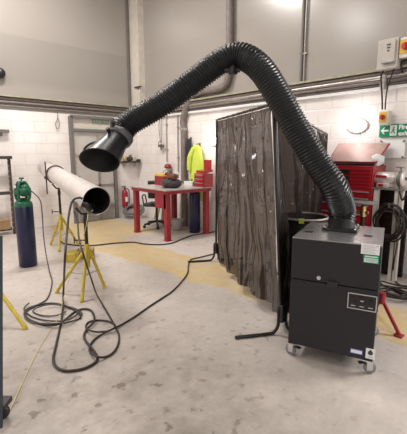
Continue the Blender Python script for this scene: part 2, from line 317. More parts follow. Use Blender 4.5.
# door in the left wall with transom, both in a grey frame
dx0 = aty(73, 180).x; dx1 = aty(114.5, 180).x
DZ = aty(100, 132).z
d = struct('door_1', MB().box(((dx0+dx1)/2, 8.225, DZ/2), (dx1-dx0-.1, .05, DZ-.04)), 'doorp')
fr = MB()
for x in (dx0, dx1): fr.box((x, 8.20, 1.2), (.07, .10, 2.4))
fr.box(((dx0+dx1)/2, 8.20, DZ+.02), (dx1-dx0, .11, .06)); fr.box(((dx0+dx1)/2, 8.20, 2.40), (dx1-dx0, .10, .06))
struct('door_frame', fr, 'frame', d)
struct('transom_panel', MB().box(((dx0+dx1)/2, 8.23, (DZ+2.4)/2), (dx1-dx0-.08, .03, 2.34-DZ)), 'ivory', d)
rl = MB()
for z in (.35, .85, 1.55): rl.box(((dx0+dx1)/2, 8.19, z), (dx1-dx0-.12, .02, .04))
rl.box(((dx0+dx1)/2+.1, 8.19, 1.0), (.05, .02, 2.0))
struct('door_rail', rl, 'steel', d)
ms = MB(); mx0, mx1 = dx0+.1, dx1-.1
for k in range(26): x = mx0+(mx1-mx0)*k/25; ms.cyl((x, 8.17, .03), (x, 8.17, .42), .004, n=5)
for k in range(9): z = .03+.39*k/8; ms.cyl((mx0, 8.172, z), (mx1, 8.172, z), .004, n=5)
struct('mesh_guard', ms, 'mesh', d)
struct('door_handle', MB().box((dx0+.12, 8.17, 1.02), (.03, .05, .14)), 'chrome', d)

# ================================================================ services on the walls
G1 = 'service pipes along the left wall'; G2 = 'service pipes along the right wall'
lab = ['brown service pipe directly under the olive ledge of the left wall', 'middle brown service pipe on the left wall over the door', 'lowest thin brown pipe on the left wall over the door']
for k, (z, r, y, m) in enumerate(((2.655, .028, 8.19, 'pipegrey'), (2.59, .03, 8.20, 'pipegrey'), (2.525, .018, 8.22, 'steel'))):
    t = MB().cyl((-3, y, z), (5.08, y, z), r, n=12)
    for x in (-1, .5, 2, 3.4, 4.8): t.box((x, y+.02, z), (.03, .05, r*2+.02))
    tag(obj('service_pipe', t, m), lab[k], 'pipe', G1)
lab = ['brown service pipe directly under the olive ledge of the right wall', 'thick galvanised pipe in the middle of the right wall bundle', 'brown pipe below the thick galvanised one on the right wall', 'lowest thin pipe of the right wall bundle over the white strip']
for k, (z, r, x, m) in enumerate(((2.62, .022, 5.13, 'pipegrey'), (2.575, .03, 5.14, 'steel'), (2.525, .024, 5.15, 'pipegrey'), (2.482, .014, 5.17, 'pipegrey'))):
    t = MB().cyl((x, .3, z), (x, 8.08, z), r, n=12)
    for y in (1.2, 2.6, 4, 5.4, 7.2): t.box((x+.02, y, z), (.05, .03, r*2+.02))
    tag(obj('service_pipe', t, m), lab[k], 'pipe', G2)

# downpipe with its swept offset
a = atx(229.5, 0, 5.125); b1 = atx(229.5, 68, 5.125); b2 = atx(190, 100, 5.125); b3 = atx(183.5, 118, 5.125)
dp = thing('downpipe', 'brown-grey downpipe with a slanting offset running down the right wall behind the bench', 'pipe', (5.125, b3.y, 0))
pts = [V((5.125, a.y, 6)), V((5.125, b1.y, b1.z+.1)), V((5.125, b1.y+.02, b1.z-.12)), V((5.125, b1.y+.2, b1.z-.32)), V((5.125, b2.y-.12, b2.z+.08)), V((5.125, b3.y, b3.z+.02)), V((5.125, b3.y, b3.z-.2)), V((5.125, b3.y, 0))]
q = [pts[0]]+crom(pts[1:7], 8)+[pts[7]]
obj('pipe', MB().tube(q, .066, 18), 'pipegrey', dp)
for z, y in ((4.4, b1.y), (2.1, b3.y), (.9, b3.y)):
    obj('bracket', MB().cyl((5.125, y, z-.03), (5.125, y, z+.03), .076, n=18).box((5.175, y, z), (.045, .12, .03)), 'steel', dp)

def conduit(px, y0, y1, r, label, m='frame', x=5.17, box=None):
    a = atx(px, y0, x); b = atx(px, y1, x); t = thing('conduit', label, 'conduit', (x, a.y, min(a.z, b.z)), 'vertical conduits')
    obj('tube', MB().cyl((x, a.y, a.z), (x, a.y, b.z), r, n=10), m, t); n = max(2, int(abs(a.z-b.z)/.6))
    for k in range(n): z = a.z+(b.z-a.z)*(k+.5)/n; obj('saddle', MB().box((x+.01, a.y, z), (.035, .07, .02)), m, t)
    return t
conduit(305.8, -40, 82, .022, 'left dark conduit of the pair dropping down the right wall to the olive ledge')
conduit(308.8, -40, 82, .014, 'right thinner conduit of the pair dropping down the right wall to the olive ledge', 'steel')
conduit(166, 112, 162, .010, 'thin conduit running down the right wall to the red topped reel', 'steel')
conduit(177.5, 112, 172, .012, 'grey conduit just left of the downpipe on the right wall', 'steel')
# valve set at the left conduit
p = atx(161, 146, 5.12); t = thing('valve_set', 'small dark brass valve set on the wall left of the downpipe', 'valve', p)
obj('body', MB().cyl(p+V((0, .09, 0)), p+V((0, -.10, 0)), .028, n=12).cyl(p, p+V((0, 0, -.09)), .018, n=10).blob(p, (.07, .07, .08)), 'pipegrey', t)
obj('handwheel', MB().tube([p+V((-.03, .05*math.cos(k*pi/5), .055+.05*math.sin(k*pi/5))) for k in range(10)], .008, 6, closed=True).box(p+V((.03, 0, 0)), (.1, .04, .04)), 'brown', t)
# twin air line above the valve
t = MB()
for s in (-.02, .02): t.tube([atx(162, 113, 5.16)+V((0, s, 0)), atx(160, 125, 5.14)+V((0, s*2, 0)), atx(161, 142, 5.13)+V((0, s, 0))], .007, 6, spline=6)
tag(obj('air_line', t, 'thincable'), 'thin grey air line pair feeding the dark valve set on the wall', 'hose')

# cable loop hanging on the left wall
t = MB().tube([aty(57.5, 104, 8.23), aty(57.5, 118, 8.22), aty(55.6, 124, 8.22), aty(57.5, 129, 8.22), aty(59.5, 124, 8.22), aty(58, 118, 8.21)], .007, 6, spline=8)
tag(obj('hanging_cable', t, 'pipegrey'), 'short cable ending in a small loop on the white wall left of the door', 'cable')
p = aty(1, 131, 8.2); tag(obj('wall_bracket', MB().box(p, (.28, .08, .06)).box(p+V((0, .02, -.05)), (.04, .05, .1)), 'frame'), 'small grey bracket on the bright left wall above the brown rack', 'bracket')
p = aty(0, 73, 8.2); t = thing('alarm_bell', 'round black alarm bell high on the upper left wall at the frame edge', 'bell', p)
obj('gong', MB().lathe([(.001, .09), (.05, .085), (.085, .05), (.10, 0), (.001, 0)], p, (0, -1, 0)), 'black', t); obj('base', MB().cyl(p, p+V((0, .05, 0)), .05), 'black', t)
p = atx(138, 87, 5.03); tag(obj('small_bracket', MB().box(p, (.06, .24, .02)).box(p+V((.02, .0, -.03)), (.02, .04, .08)), 'brown'), 'small brown bracket on the column in the room corner', 'bracket')

# electrical box and isolators on the right wall
def rbox(px0, py0, px1, py1, x, dep):
    a = atx(px0, py0, x); b = atx(px1, py1, x); return V((x+dep/2, (a.y+b.y)/2, (a.z+b.z)/2)), (dep, abs(a.y-b.y), abs(a.z-b.z))
c, dd = rbox(379, 42, 396, 66, 4.98, .2)
dd = (dd[0], dd[1]*1.08, dd[2]*1.1); eb = thing('electrical_box', 'grey metal electrical box above the pipes at upper right', 'electrical box', c+V((.1, 0, -dd[2]/2)))
obj('case', MB().box(c, dd, bev=.008), 'greybox', eb)
cv = obj('cover', MB().box(c+V((-.11, -.02, .02)), (.03, dd[1]*.62, dd[2]*.72), bev=.006), 'greybox', eb)
t = MB()
for k in range(3): t.box(c+V((-.128, -.02, .10-.035*k)), (.004, .045-.01*k, .016))
obj('emblem', t, 'ink', cv); obj('cover_edge', MB().box(c+V((-.127, -.02, -dd[2]*.34+.01)), (.006, dd[1]*.6, .012)), 'frame', eb)
tag(obj('power_cable', MB().tube([c+V((0, .08, -dd[2]/2-.001)), atx(381, 78, 5.05), atx(382, 95, 5.08), atx(382.3, 109.5, 5.06)], .011, 8, spline=8), 'cable'), 'black cable from the grey electrical box down to the lower isolator switch', 'cable')
tag(obj('power_cable', MB().tube([c+V((0, -.06, -dd[2]/2-.001)), atx(392, 74, 5.05), atx(387, 90, 5.07), atx(385, 109.5, 5.06)], .009, 8, spline=8), 'cable'), 'thinner cable bowing right from the electrical box towards the lower isolator', 'cable')
def isolator(px0, py0, px1, py1, x, label):
    c, dd = rbox(px0, py0, px1, py1, x, .12); t = thing('isolator_switch', label, 'switch', c+V((.06, 0, -dd[2]/2)), 'rotary isolator switches')
    obj('case', MB().box(c, dd, bev=.012), 'cream', t); yp = obj('faceplate', MB().box(c+V((-.063, dd[1]*.08, .01)), (.01, dd[1]*.72, dd[2]*.66), bev=.003), 'amber', t)
    obj('knob', MB().cyl(c+V((-.066, dd[1]*.05, .01)), c+V((-.10, dd[1]*.05, .01)), dd[1]*.24).box(c+V((-.11, dd[1]*.05, .01)), (.02, .02, dd[1]*.4)), 'rknob', t); return c, dd
isolator(379, 111, 388, 125, 5.05, 'cream isolator with a red knob on yellow just above the green sign')
c, dd = isolator(400, 38, 414, 56, 5.0, 'cream isolator with a red knob cut by the frame right of the electrical box')
tag(obj('power_cable', MB().tube([c+V((.03, 0, -dd[2]/2-.001)), atx(402, 62, 5.08), atx(402, 72, 5.1)], .012, 8, spline=6), 'cable'), 'short black cable dropping from the upper isolator into the pipes', 'cable')
c, dd = rbox(379.5, 85, 386, 92, 5.12, .06); tag(obj('pipe_clamp', MB().box(c+V((-.02, 0, .1)), (.03, .08, .22)).tube([c+V((-.03, .03*math.cos(a_), .14+.08*math.sin(a_))) for a_ in [k*pi/4 for k in range(8)]], .012, 6, closed=True), 'steel'), 'grey clamp loop on the pipe bundle below the electrical box', 'clamp')

# fire exit sign (right wall)
XS = 5.175
a = atx(379.8, 125, XS); b = atx(414, 137, XS); cz = (a.z+atx(379.8, 137, XS).z)/2; hh = abs(a.z-atx(379.8, 137, XS).z)
sg = thing('fire_exit_sign', 'green and white sign with an arrow and running figure on the right wall', 'sign', (XS, a.y, cz-hh/2))
L_ = .62; yl = a.y
obj('panel', MB().box((XS+.008, yl-L_/2, cz), (.014, L_, hh)), 'signg', sg)
fx = XS-.0015; u = V((0, -1, 0)); up = V((0, 0, 1))
def sp(a_, b_): return V((fx, yl-a_, cz+b_))
s_ = hh/2
obj('arrow', MB().slab([sp(.02, 0), sp(.06, .045), sp(.075, .045), sp(.05, .012), sp(.12, .012), sp(.12, -.012), sp(.05, -.012), sp(.075, -.045), sp(.06, -.045)], (.003, 0, 0)), 'signw', sg)
rf_ = obj('door_symbol', MB().box((fx+.002, yl-.18, cz), (.003, .085, hh*.84)), 'signw', sg)
man = MB().cyl((fx-.001, yl-.185, cz+.038), (fx+.001, yl-.185, cz+.038), .010, n=10)
man.tube([sp(.185, .026), sp(.178, .0), sp(.162, -.015), sp(.152, -.034)], .006, 5).tube([sp(.178, 0), sp(.192, -.022), sp(.205, -.040)], .006, 5).tube([sp(.165, .008), sp(.178, .018), sp(.20, .006)], .005, 5)
obj('running_figure', man, 'signg', rf_)
text('lettering', 'Fire\nexit', (fx, yl-.245, cz+.012), u, up, .078, 'signw', sg, bold=.003)
# notice board below
c, dd = rbox(380.5, 140.5, 404, 158, 5.17, .012)
nb = thing('notice_plate', 'blank white plate with four dark corner clips under the green sign', 'notice board', c+V((0, 0, -dd[2]/2)))
obj('plate', MB().box(c, dd), 'signw', nb)
for sy in (-1, 1):
    for sz in (-1, 1): obj('corner_clip', MB().box(c+V((-.012, sy*(dd[1]/2-.015), sz*(dd[2]/2-.012))), (.012, .03, .016), R=Matrix.Rotation(sy*sz*.6, 3, 'X')), 'frame', nb)
# oval lamps standing in for the wall's bright glow, the second wholly added
def bulkhead(c, n, label):
    t = thing('bulkhead_lamp', label, 'lamp', c, 'oval bulkhead lamps'); n = V(n); s = V((0, 0, 1)).cross(n)
    def oval(k, w_, h_, d_): return [c+s*w_*math.cos(2*pi*i/24)+V((0, 0, h_*math.sin(2*pi*i/24)))+n*d_ for i in range(24)]
    m = MB()
    def ring(m, specs):
        vs_ = []; 
        for w_, h_, d_ in specs: vs_ += oval(0, w_, h_, d_)
        m.add(vs_, [(i*24+k, i*24+(k+1) % 24, (i+1)*24+(k+1) % 24, (i+1)*24+k) for i in range(len(specs)-1) for k in range(24)], True)
    ring(m, [(.15, .10, 0), (.15, .10, .03), (.13, .08, .035), (.02, .01, .03)]); obj('base', m, 'white', t)
    m = MB(); ring(m, [(.125, .078, .036), (.12, .073, .06), (.09, .05, .085), (.01, .005, .095)]); obj('diffuser', m, 'lamp', t)
    l = bpy.data.lights.new('lamp_glow', 'POINT'); l.energy = 4; l.shadow_soft_size = .09; l.color = (1, .96, .93); lo = bpy.data.objects.new('lamp_glow', l); C.objects.link(lo); lo.location = c+n*.2; lo.parent = None
bulkhead(atx(358, 126, 5.19), (-1, 0, 0), 'glowing oval lamp on the right wall above the big red tool chest')
bulkhead(atx(214, 141, 5.19), (-1, 0, 0), 'added glowing oval lamp on the right wall between hi-vis jacket and curtain')

# faded sign above the door
c1 = aty(92, 119, 8.205); c2 = aty(109, 124.5, 8.205)
t = thing('door_sign', 'faded green sign on the panel above the door', 'sign', V(((c1.x+c2.x)/2, 8.205, c2.z)))
obj('plate', MB().box(((c1.x+c2.x)/2, 8.208, (c1.z+c2.z)/2), (c2.x-c1.x, .01, c1.z-c2.z)), 'fadedg', t)
for k, wd in enumerate(('Fire', 'exit')): text('word', wd, (c1.x+.09+.19*k, 8.202, c2.z+.03), (1, 0, 0), (0, 0, 1), .085, 'ivory', t)
obj('arrow', MB().slab([(c1.x+.02, 8.200, (c1.z+c2.z)/2), (c1.x+.06, 8.2, (c1.z+c2.z)/2+.03), (c1.x+.06, 8.2, (c1.z+c2.z)/2-.03)], (0, .002, 0)), 'ivory', t)

# ================================================================ fume extractor
UO = V((2.766, 1.414, 0)); UA = -1.204; UW, UD, UZ0, UZ1 = .613, .70, .116, .975
UM = Matrix.Translation(UO) @ Matrix.Rotation(UA, 4, 'Z')
UMi = UM.inverted(); un = (UM.to_3x3() @ V((0, -1, 0)))
def fr_(px, py):  # pixel to local coordinates on the front face
    return UMi @ hit(px, py, UM @ V((0, -UD/2, 0)), un)
def umb(): m = MB(); m.M = UM; return m
fe = thing('fume_extractor', 'dark grey wheeled fume extractor with a black ribbed arm arching to a cone hood', 'extractor', UO)
zs = fr_(335, 284.5).z
obj('cabinet', umb().box((0, .01, (UZ0+zs-.004)/2), (UW, UD-.02, zs-.004-UZ0), bev=.006), 'charcoal', fe)
obj('cabinet', umb().box((0, .015, (zs+.004+UZ1-.010)/2), (UW, UD-.03, UZ1-.012-zs), bev=.004), 'charcoal', fe)
dr = obj('front_door', umb().box((0, -UD/2+.006, (zs+.004+UZ1-.010)/2), (UW, .02, UZ1-.012-zs), bev=.004), 'charcoal', fe)
obj('front_panel', umb().box((0, -UD/2+.006, (UZ0+zs-.004)/2), (UW, .02, zs-.004-UZ0), bev=.004), 'charcoal', fe)
obj('lid', umb().box((0, 0, UZ1-.004), (UW+.002, UD+.002, .008), bev=.003), 'lidglare', fe)
q = fr_(332.5, 284); obj('latch', umb().box((q.x, -UD/2-.012, q.z), (.075, .02, .05), bev=.006), 'black', fe)
q = fr_(319, 277.5); lk = obj('lock', umb().cyl((q.x, -UD/2-.003, q.z), (q.x, -UD/2-.014, q.z), .015, n=16), 'silver', fe)
def fpanel(x0, y0, x1, y1, dep=.003, grow=0):
    a, b = fr_(x0, y0), fr_(x1, y1); return V(((a.x+b.x)/2, -UD/2-.004-dep/2, (a.z+b.z)/2)), (abs(b.x-a.x)+grow, dep, abs(a.z-b.z)+grow)
UX = UM.to_3x3() @ V((1, 0, 0))
# labels: local heights from the pixel centre, local widths from the pixels
c, s1 = fpanel(361.5, 244, 379.5, 254.5); s1 = (s1[0], .003, .074)
wl_ = obj('label', umb().box(c, s1), 'white', fe); wl_['label'] = 'white printed label'
t = umb()
for k in range(6): t.box((c.x-.012+.008*(k % 2), c.y-.002, c.z+.026-.0105*k), (s1[0]*(.62+.1*((k*7) % 3)/3), .001, .003))
t.box((c.x+s1[0]*.36, c.y-.002, c.z+.026), (.018, .001, .008)); obj('print', t, 'greyink', wl_)
gz = c.z-.037-.004
c2, s2 = fpanel(363.5, 258, 378.5, 265.5); s2 = (s2[0], .003, .055); c2.z = gz-.029
gl = obj('label', umb().box(c2, s2), 'green', fe); gl['label'] = 'green and white label'
t = umb().box((c2.x, c2.y-.002, c2.z-.008), (s2[0]*.88, .001, .028)); wb = obj('white_box', t, 'white', gl)
text('lettering', 'PASSED', UM @ V((c2.x-s2[0]*.36, c2.y-.0035, c2.z-.016)), UX, (0, 0, 1), .026, 'green', gl, .0004)
obj('print', umb().box((c2.x, c2.y-.0025, c2.z+.0185), (s2[0]*.8, .001, .007)), 'white', gl)
# control panel
c, s3 = fpanel(348.5, 294.5, 376, 309.5); s3 = (s3[0], .004, .112)
cp = obj('control_panel', umb().box(c, s3, bev=.001), 'black', fe)
t = umb(); w2, h2 = s3[0]/2, s3[2]/2
for sx in (-1, 1): t.box((c.x+sx*w2, c.y-.003, c.z), (.006, .004, s3[2]+.006))
for sz in (-1, 1): t.box((c.x, c.y-.003, c.z+sz*h2), (s3[0]+.006, .004, .006))
obj('border', t, 'silver', cp)
for k, nm in enumerate(('rocker_switch', 'display', 'rotary_knob')):
    x = c.x+(k-1)*w2*.62
    if k == 2: obj(nm, umb().cyl((x, c.y-.002, c.z+.012), (x, c.y-.018, c.z+.012), .014, n=16), 'charcoal', cp)
    else: obj(nm, umb().box((x, c.y-.005, c.z+.012), (.042, .008, .042), bev=.002), 'charcoal', cp)
    obj('caption', umb().box((x, c.y-.003, c.z-.034), (.030, .001, .006)), 'greyink', cp)
obj('caption', umb().box((c.x, c.y-.0095, c.z+.01), (.022, .001, .008)), 'greyink', cp)
c, s4 = fpanel(350.5, 348.5, 362.5, 354); s4 = (s4[0], .003, .036); zb = c.z
bl = obj('label', umb().box(c, s4), 'blue', fe); bl['label'] = 'blue-edged white label'
obj('print', umb().box((c.x, c.y-.002, c.z), (s4[0]*.9, .001, .024)), 'white', bl)
c, s5 = fpanel(366, 349, 374.8, 358); s5 = (s5[0], .003, .078)
sl = obj('label', umb().box(c, s5), 'white', fe); sl['label'] = 'white label with a dark symbol'
obj('symbol', umb().cyl((c.x, c.y-.001, c.z+.006), (c.x, c.y-.003, c.z+.006), .017, n=16).slab([(c.x-.016, c.y-.003, c.z+.012), (c.x+.016, c.y-.003, c.z+.012), (c.x, c.y-.003, c.z+.034)], (0, .001, 0)), 'ink', sl)
obj('print', umb().box((c.x, c.y-.002, c.z-.026), (s5[0]*.6, .001, .006)), 'greyink', sl)
# slots in the lid, side handle recess
for px, py in ((309, 232), (368, 236)):
    q = UMi @ atz(px, py, UZ1); obj('lid_slot', umb().box((q.x, q.y, UZ1+.003), (.062, .028, .006)), 'black', fe)
obj('side_vent', umb().box((UW/2+.002, 0, .55), (.004, .36, .25)), 'black', fe)
# casters
for sx in (-1, 1):
    for sy in (-1, 1):
        x, y = sx*(UW/2-.035), sy*(UD/2-.03); a_ = .5 if sx > 0 else pi-.4
        k = obj('caster', umb().box((x, y, UZ0-.004), (.07, .07, .008)).cyl((x, y, UZ0-.008), (x, y, UZ0-.022), .018, n=14), 'chrome', fe)
        m = umb(); R = Matrix.Rotation(a_, 3, 'Z')
        for s in (-1, 1): m.box(V((x, y, .066))+R@V((.012, s*.021, 0)), (.045, .004, .062), R=R)
        m.box(V((x, y, .1))+R@V((.005, 0, 0)), (.05, .046, .005), R=R); obj('fork', m, 'chrome', k)
        ct = V((x, y, .045))+R@V((.022, 0, 0)); ax = R@V((0, 1, 0))
        m = umb(); m.lathe([(.012, -.015), (.039, -.015), (.045, -.010), (.045, .010), (.039, .015), (.012, .015)], ct, ax, 22); obj('wheel', m, 'rubber', k)
        m = umb(); m.cyl(ct-ax*.024, ct+ax*.024, .012, n=12); obj('hub', m, 'chrome', k)
        if sx*sy: obj('brake_pedal', umb().box(V((x, y, .088))+R@V((-.045, 0, 0)), (.04, .03, .008), R=R), 'black', k)

# arm: separate thing bolted to the lid
fb = atz(341, 229, UZ1); 
arm = fe
obj('flange', MB().lathe([(.001, 0), (.125, 0), (.125, .02), (.104, .022), (.104, .10), (.09, .10)], fb), 'black', arm)
ub = MB(); ub.M = Matrix.Translation(fb) @ Matrix.Rotation(UA, 4, 'Z'); ub.box((0, 0, .012), (.27, .27, .024), bev=.006); obj('base_plate', ub, 'black', arm)
for sx in (-1, 1):
    for sy in (-1, 1):
        ub = MB(); ub.M = Matrix.Translation(fb) @ Matrix.Rotation(UA, 4, 'Z'); ub.cyl((sx*.115, sy*.115, .024), (sx*.115, sy*.115, .034), .009, n=8); obj('bolt', ub, 'chrome', arm)
hp = [V((fb.x, fb.y, UZ1+.06)), V((fb.x, fb.y, UZ1+.16)), atd(334.5, 188, 2.93), atd(318.5, 165, 2.92), atd(295.5, 127, 2.92), atd(279, 97, 2.93), atd(264, 73, 2.95), atd(251, 60.5, 2.98), atd(237, 56, 3.02), atd(221, 61.5, 3.05), atd(196, 79.5, 3.10), atd(168, 100, 3.15), atd(146, 113.5, 3.18), atd(131, 122.5, 3.19), atd(123, 130, 3.18), atd(118.5, 138, 3.15)]
cl = crom(hp, 24); 
# resample evenly
def resamp(P, step):
    out = [P[0]]; acc = 0
    for a, b in zip(P, P[1:]):
        l = (b-a).length
        while acc+l >= step and l > 1e-9:
            t = (step-acc)/l; a = a.lerp(b, t); out.append(a); l = (b-a).length; acc = 0
        acc += l
    return out
pitch = .0245; hs = resamp(cl, pitch/6)
prof = [.096, .0985, .106, .1085, .106, .0985]
obj('ribbed_hose', MB().tube(hs, 0, 40, rf=lambda i: prof[i % 6]-(.004 if i < 4 else 0)), 'hose', arm)
k_ = atd(233, 70, 3.0); obj('friction_joint', MB().box(k_+V((0, 0, .0)), (.06, .06, .07), bev=.01).cyl(k_+V((-.05, .05, 0)), k_+V((.04, -.04, 0)), .02), 'black', arm)
# hood
n0 = hs[-1]; n1 = atd(99.5, 161, 2.98); ax = n1-n0; L0 = ax.length; ax.normalize()
cv_ = (CAM-n1).normalized(); im_r = _r; im_d = -(_r.cross(-cv_)).normalized()
if im_d.z > 0: im_d = -im_d
nm = (cv_*.60+(im_d*.98-_r*.22).normalized()*.80).normalized()     # the way the mouth faces
nk = (hs[-1]-hs[-7]).normalized()
nk = (nk+ax).normalized()
def loft(rows, n=44):
    """rows of (part way along, radius); rings turn from the neck's axis to the mouth's"""
    m = MB(); vs_ = []; ref = _r
    for k, r_ in rows:
        c_ = n0+(n1-n0)*k; a_ = nk.lerp(nm, max(0, min(1, k))).normalized(); u_ = (ref-a_*ref.dot(a_)).normalized(); w_ = a_.cross(u_)
        vs_ += [c_+(u_*math.cos(2*pi*i/n)+w_*math.sin(2*pi*i/n))*r_ for i in range(n)]
    return m.add(vs_, [(i*n+k, i*n+(k+1) % n, (i+1)*n+(k+1) % n, (i+1)*n+k) for i in range(len(rows)-1) for k in range(n)], True)
hd = obj('hood', loft([(-.12, .100), (-.05, .100), (.0, .101), (.18, .104), (.25, .106), (.5, .122), (.9, .150), (.97, .158), (1, .160), (1, .154), (.9, .142), (.5, .112), (.2, .09)]), 'hood', arm)
obj('hood_lining', loft([(.985, .152), (.88, .138), (.5, .108), (.2, .085), (.15, .001)]), 'hoodin', hd)
obj('collar', loft([(-.16, .105), (-.14, .116), (.04, .116), (.06, .103)]), 'darkgrey', arm)
s = nk.cross(V((0, 0, 1))).normalized(); u2 = s.cross(nk).normalized()
if u2.z < 0: u2 = -u2
if s.dot(_r) > 0: s = -s
hn = [atd(x, y, d_) for x, y, d_ in ((101, 141.5, 3.16), (97, 142, 3.20), (91, 143.5, 3.24), (86, 147, 3.26), (83.5, 151, 3.25), (84.5, 153.5, 3.18), (87, 154, 3.1))]
obj('handle', MB().tube(hn, .010, 8, spline=5), 'hood', hd)
obj('swivel_joint', MB().cyl(n0+nk*.04+u2*.10, n0+nk*.04+u2*.145, .016, n=12).box(n0-nk*.03+u2*.12, (.03, .03, .05)), 'black', arm)

# ================================================================ welding screens
def screen(P0, P1, zt0, zt1, m, label, label2, folds, seed, foot0=True, foot1=True, hem=.03, sag=0, amp=.035, skew=0, lean0=None, lean1=None, hem1=None):
    hem1 = hem if hem1 is None else hem1; P0 = V((*P0, 0)); P1 = V((*P1, 0)); K0 = lean0 or V((0, 0, 0)); K1 = lean1 or V((0, 0, 0)); e = (P1-P0).normalized(); nrm = V((e.y, -e.x, 0))
    if nrm.dot(P0) > 0: nrm = -nrm   # towards the camera
    t = thing('welding_screen', label, 'welding screen', (P0+P1)/2, 'welding screens')
    for P, zt, ft, K in ((P0, zt0, foot0, K0), (P1, zt1, foot1, K1)):
        pl = obj('post', MB().cyl(P+V((0, 0, .12)), P+K+V((0, 0, zt)), .015, n=12).cyl(P+K+V((0, 0, zt)), P+K+V((0, 0, zt+.006)), .017, n=12), 'blackmetal', t)
        if ft:
            obj('socket', MB().box(P+V((0, 0, .20)), (.06, .06, .16), bev=.008), 'black', pl)
            for sg_ in ((1, -1) if not isinstance(ft, tuple) else ft):
                o_ = P+nrm*.03*sg_
                obj('foot', MB().tube([o_+V((0, 0, .24)), o_+V((0, 0, .10)), o_+nrm*.03*sg_+V((0, 0, .035)), o_+nrm*.09*sg_+V((0, 0, .016)), o_+nrm*.40*sg_+V((0, 0, .016))], .015, 10, spline=6), 'blackmetal', pl)
    n = 14
    obj('top_rail', MB().tube([(P0+K0).lerp(P1+K1, k/n)+V((0, 0, zt0+(zt1-zt0)*k/n-sag*math.sin(pi*k/n))) for k in range(n+1)], .014, 10), 'blackmetal', t)
    rn = random.Random(seed); ph = [rn.uniform(0, 6.28) for _ in range(8)]; W = (P1-P0).length
    def fn(a, b):
        zt = zt0+(zt1-zt0)*a-sag*math.sin(pi*a)-.02
        hm = hem+(hem1-hem)*a; z = hm+(zt-hm)*b; w_ = 1-b
        ph_ = folds*2*pi*(a+skew*w_*(a-.5))+.8*math.sin(3*a+ph[0])
        off = amp*(.55+.45*w_)*(math.sin(ph_+ph[1])+.4*math.sin(1.7*ph_+ph[2]+1.3*z)+.10*math.sin(4*ph_+ph[3]+z))
        off += .02*w_*math.sin(4*z+6*a+ph[4])*1.5 + .008*math.sin(17*z+9*a+ph[5])*math.sin(11*a+ph[6])
        off *= min(1, a*9+.12)*min(1, (1-a)*9+.12)
        off += .020*(1-abs(math.sin(.9*ph_+.9*z+ph[7])))**4*math.sin(2*z+ph[4])+.014*(1-abs(math.sin(.6*ph_-1.6*z+ph[0])))**5
        return P0+e*(W*(.012+.976*a))+(K0*(1-a)+K1*a)*(z/zt)+nrm*(off*min(1, (zt-z)*6+.25))+V((0, 0, z))
    cu = obj('curtain', MB().grid(fn, 240, 90), m, t, solid=0); cu['label'] = label2
    rg = []
    for k in range(9):
        a = (k+.5)/9; p = (P0+K0).lerp(P1+K1, a)+V((0, 0, zt0+(zt1-zt0)*a-sag*math.sin(pi*a)))
        obj('ring', MB().tube([p+nrm*.021*math.cos(j*pi/5)+V((0, 0, -.008+.026*math.sin(j*pi/5))) for j in range(10)], .003, 5, closed=True), 'steel', t)
    return t
SA = atz(216, 261); SB = atz(278, 334)
SB = atz(281, 334); top1 = atd(273.5, 104, SB.length and 3.0)
dq = (SB.xy).length/ray(273.5, 104).xy.length; top1 = atd(273.5, 104, dq); lean = V((top1.x-SB.x, top1.y-SB.y, 0))
screen(SA.xy, SB.xy, 2.06, top1.z, 'curtain', 'welding screen of smoked see-through curtain nearer the bench, glinting in long folds', 'smoked translucent curtain', 5, 3, hem=.03, hem1=.17, amp=.036, foot1=(1,), lean1=lean)
q = SB+V((.045, .02, 0)); qe = atd(327, 134, 5.2)
screen(q.xy, (qe.x, qe.y), 2.0, 1.86, 'curtain2', 'darker welding screen running back behind the extraction arm and drum', 'dark smoked curtain', 4, 11, hem=.12, foot0=(1,), foot1=True, amp=.05, skew=.5, lean0=lean)

# ================================================================ open drum
c = atd(303.5, 216, 3.78); c.z = 0
dm = thing('oil_drum', 'black open-topped steel drum behind the extractor', 'drum', c)
rd = .24
pr = [(.001, 0.022), (rd-.02, 0.022), (rd-.02, 0.000), (rd, 0.000), (rd, 0.033), (rd-.008, 0.043), (rd-.008, 0.325), (rd+.006, 0.342), (rd-.008, 0.358), (rd-.008, 0.651), (rd+.006, 0.667), (rd-.008, 0.684), (rd-.008, 0.960), (rd-.014, 0.960), (rd-.014, 0.054), (.001, 0.054)]
obj('body', MB().lathe(pr, c, n=40), 'black', dm)
obj('rim', MB().tube([c+V((rd*math.cos(k*pi/20), rd*math.sin(k*pi/20), .963)) for k in range(40)], .010, 8, closed=True), 'rim', dm)
q = V((-1, -.55, 0)).normalized(); w_ = V((q.y, -q.x, 0))
st_ = obj('sticker', MB().box(c-q*.0+q*(rd+.013)+V((0, 0, .957)), (.05, .004, .05), rz=math.atan2(w_.y, w_.x)), 'hivis', dm); st_['label'] = 'yellow sticker'

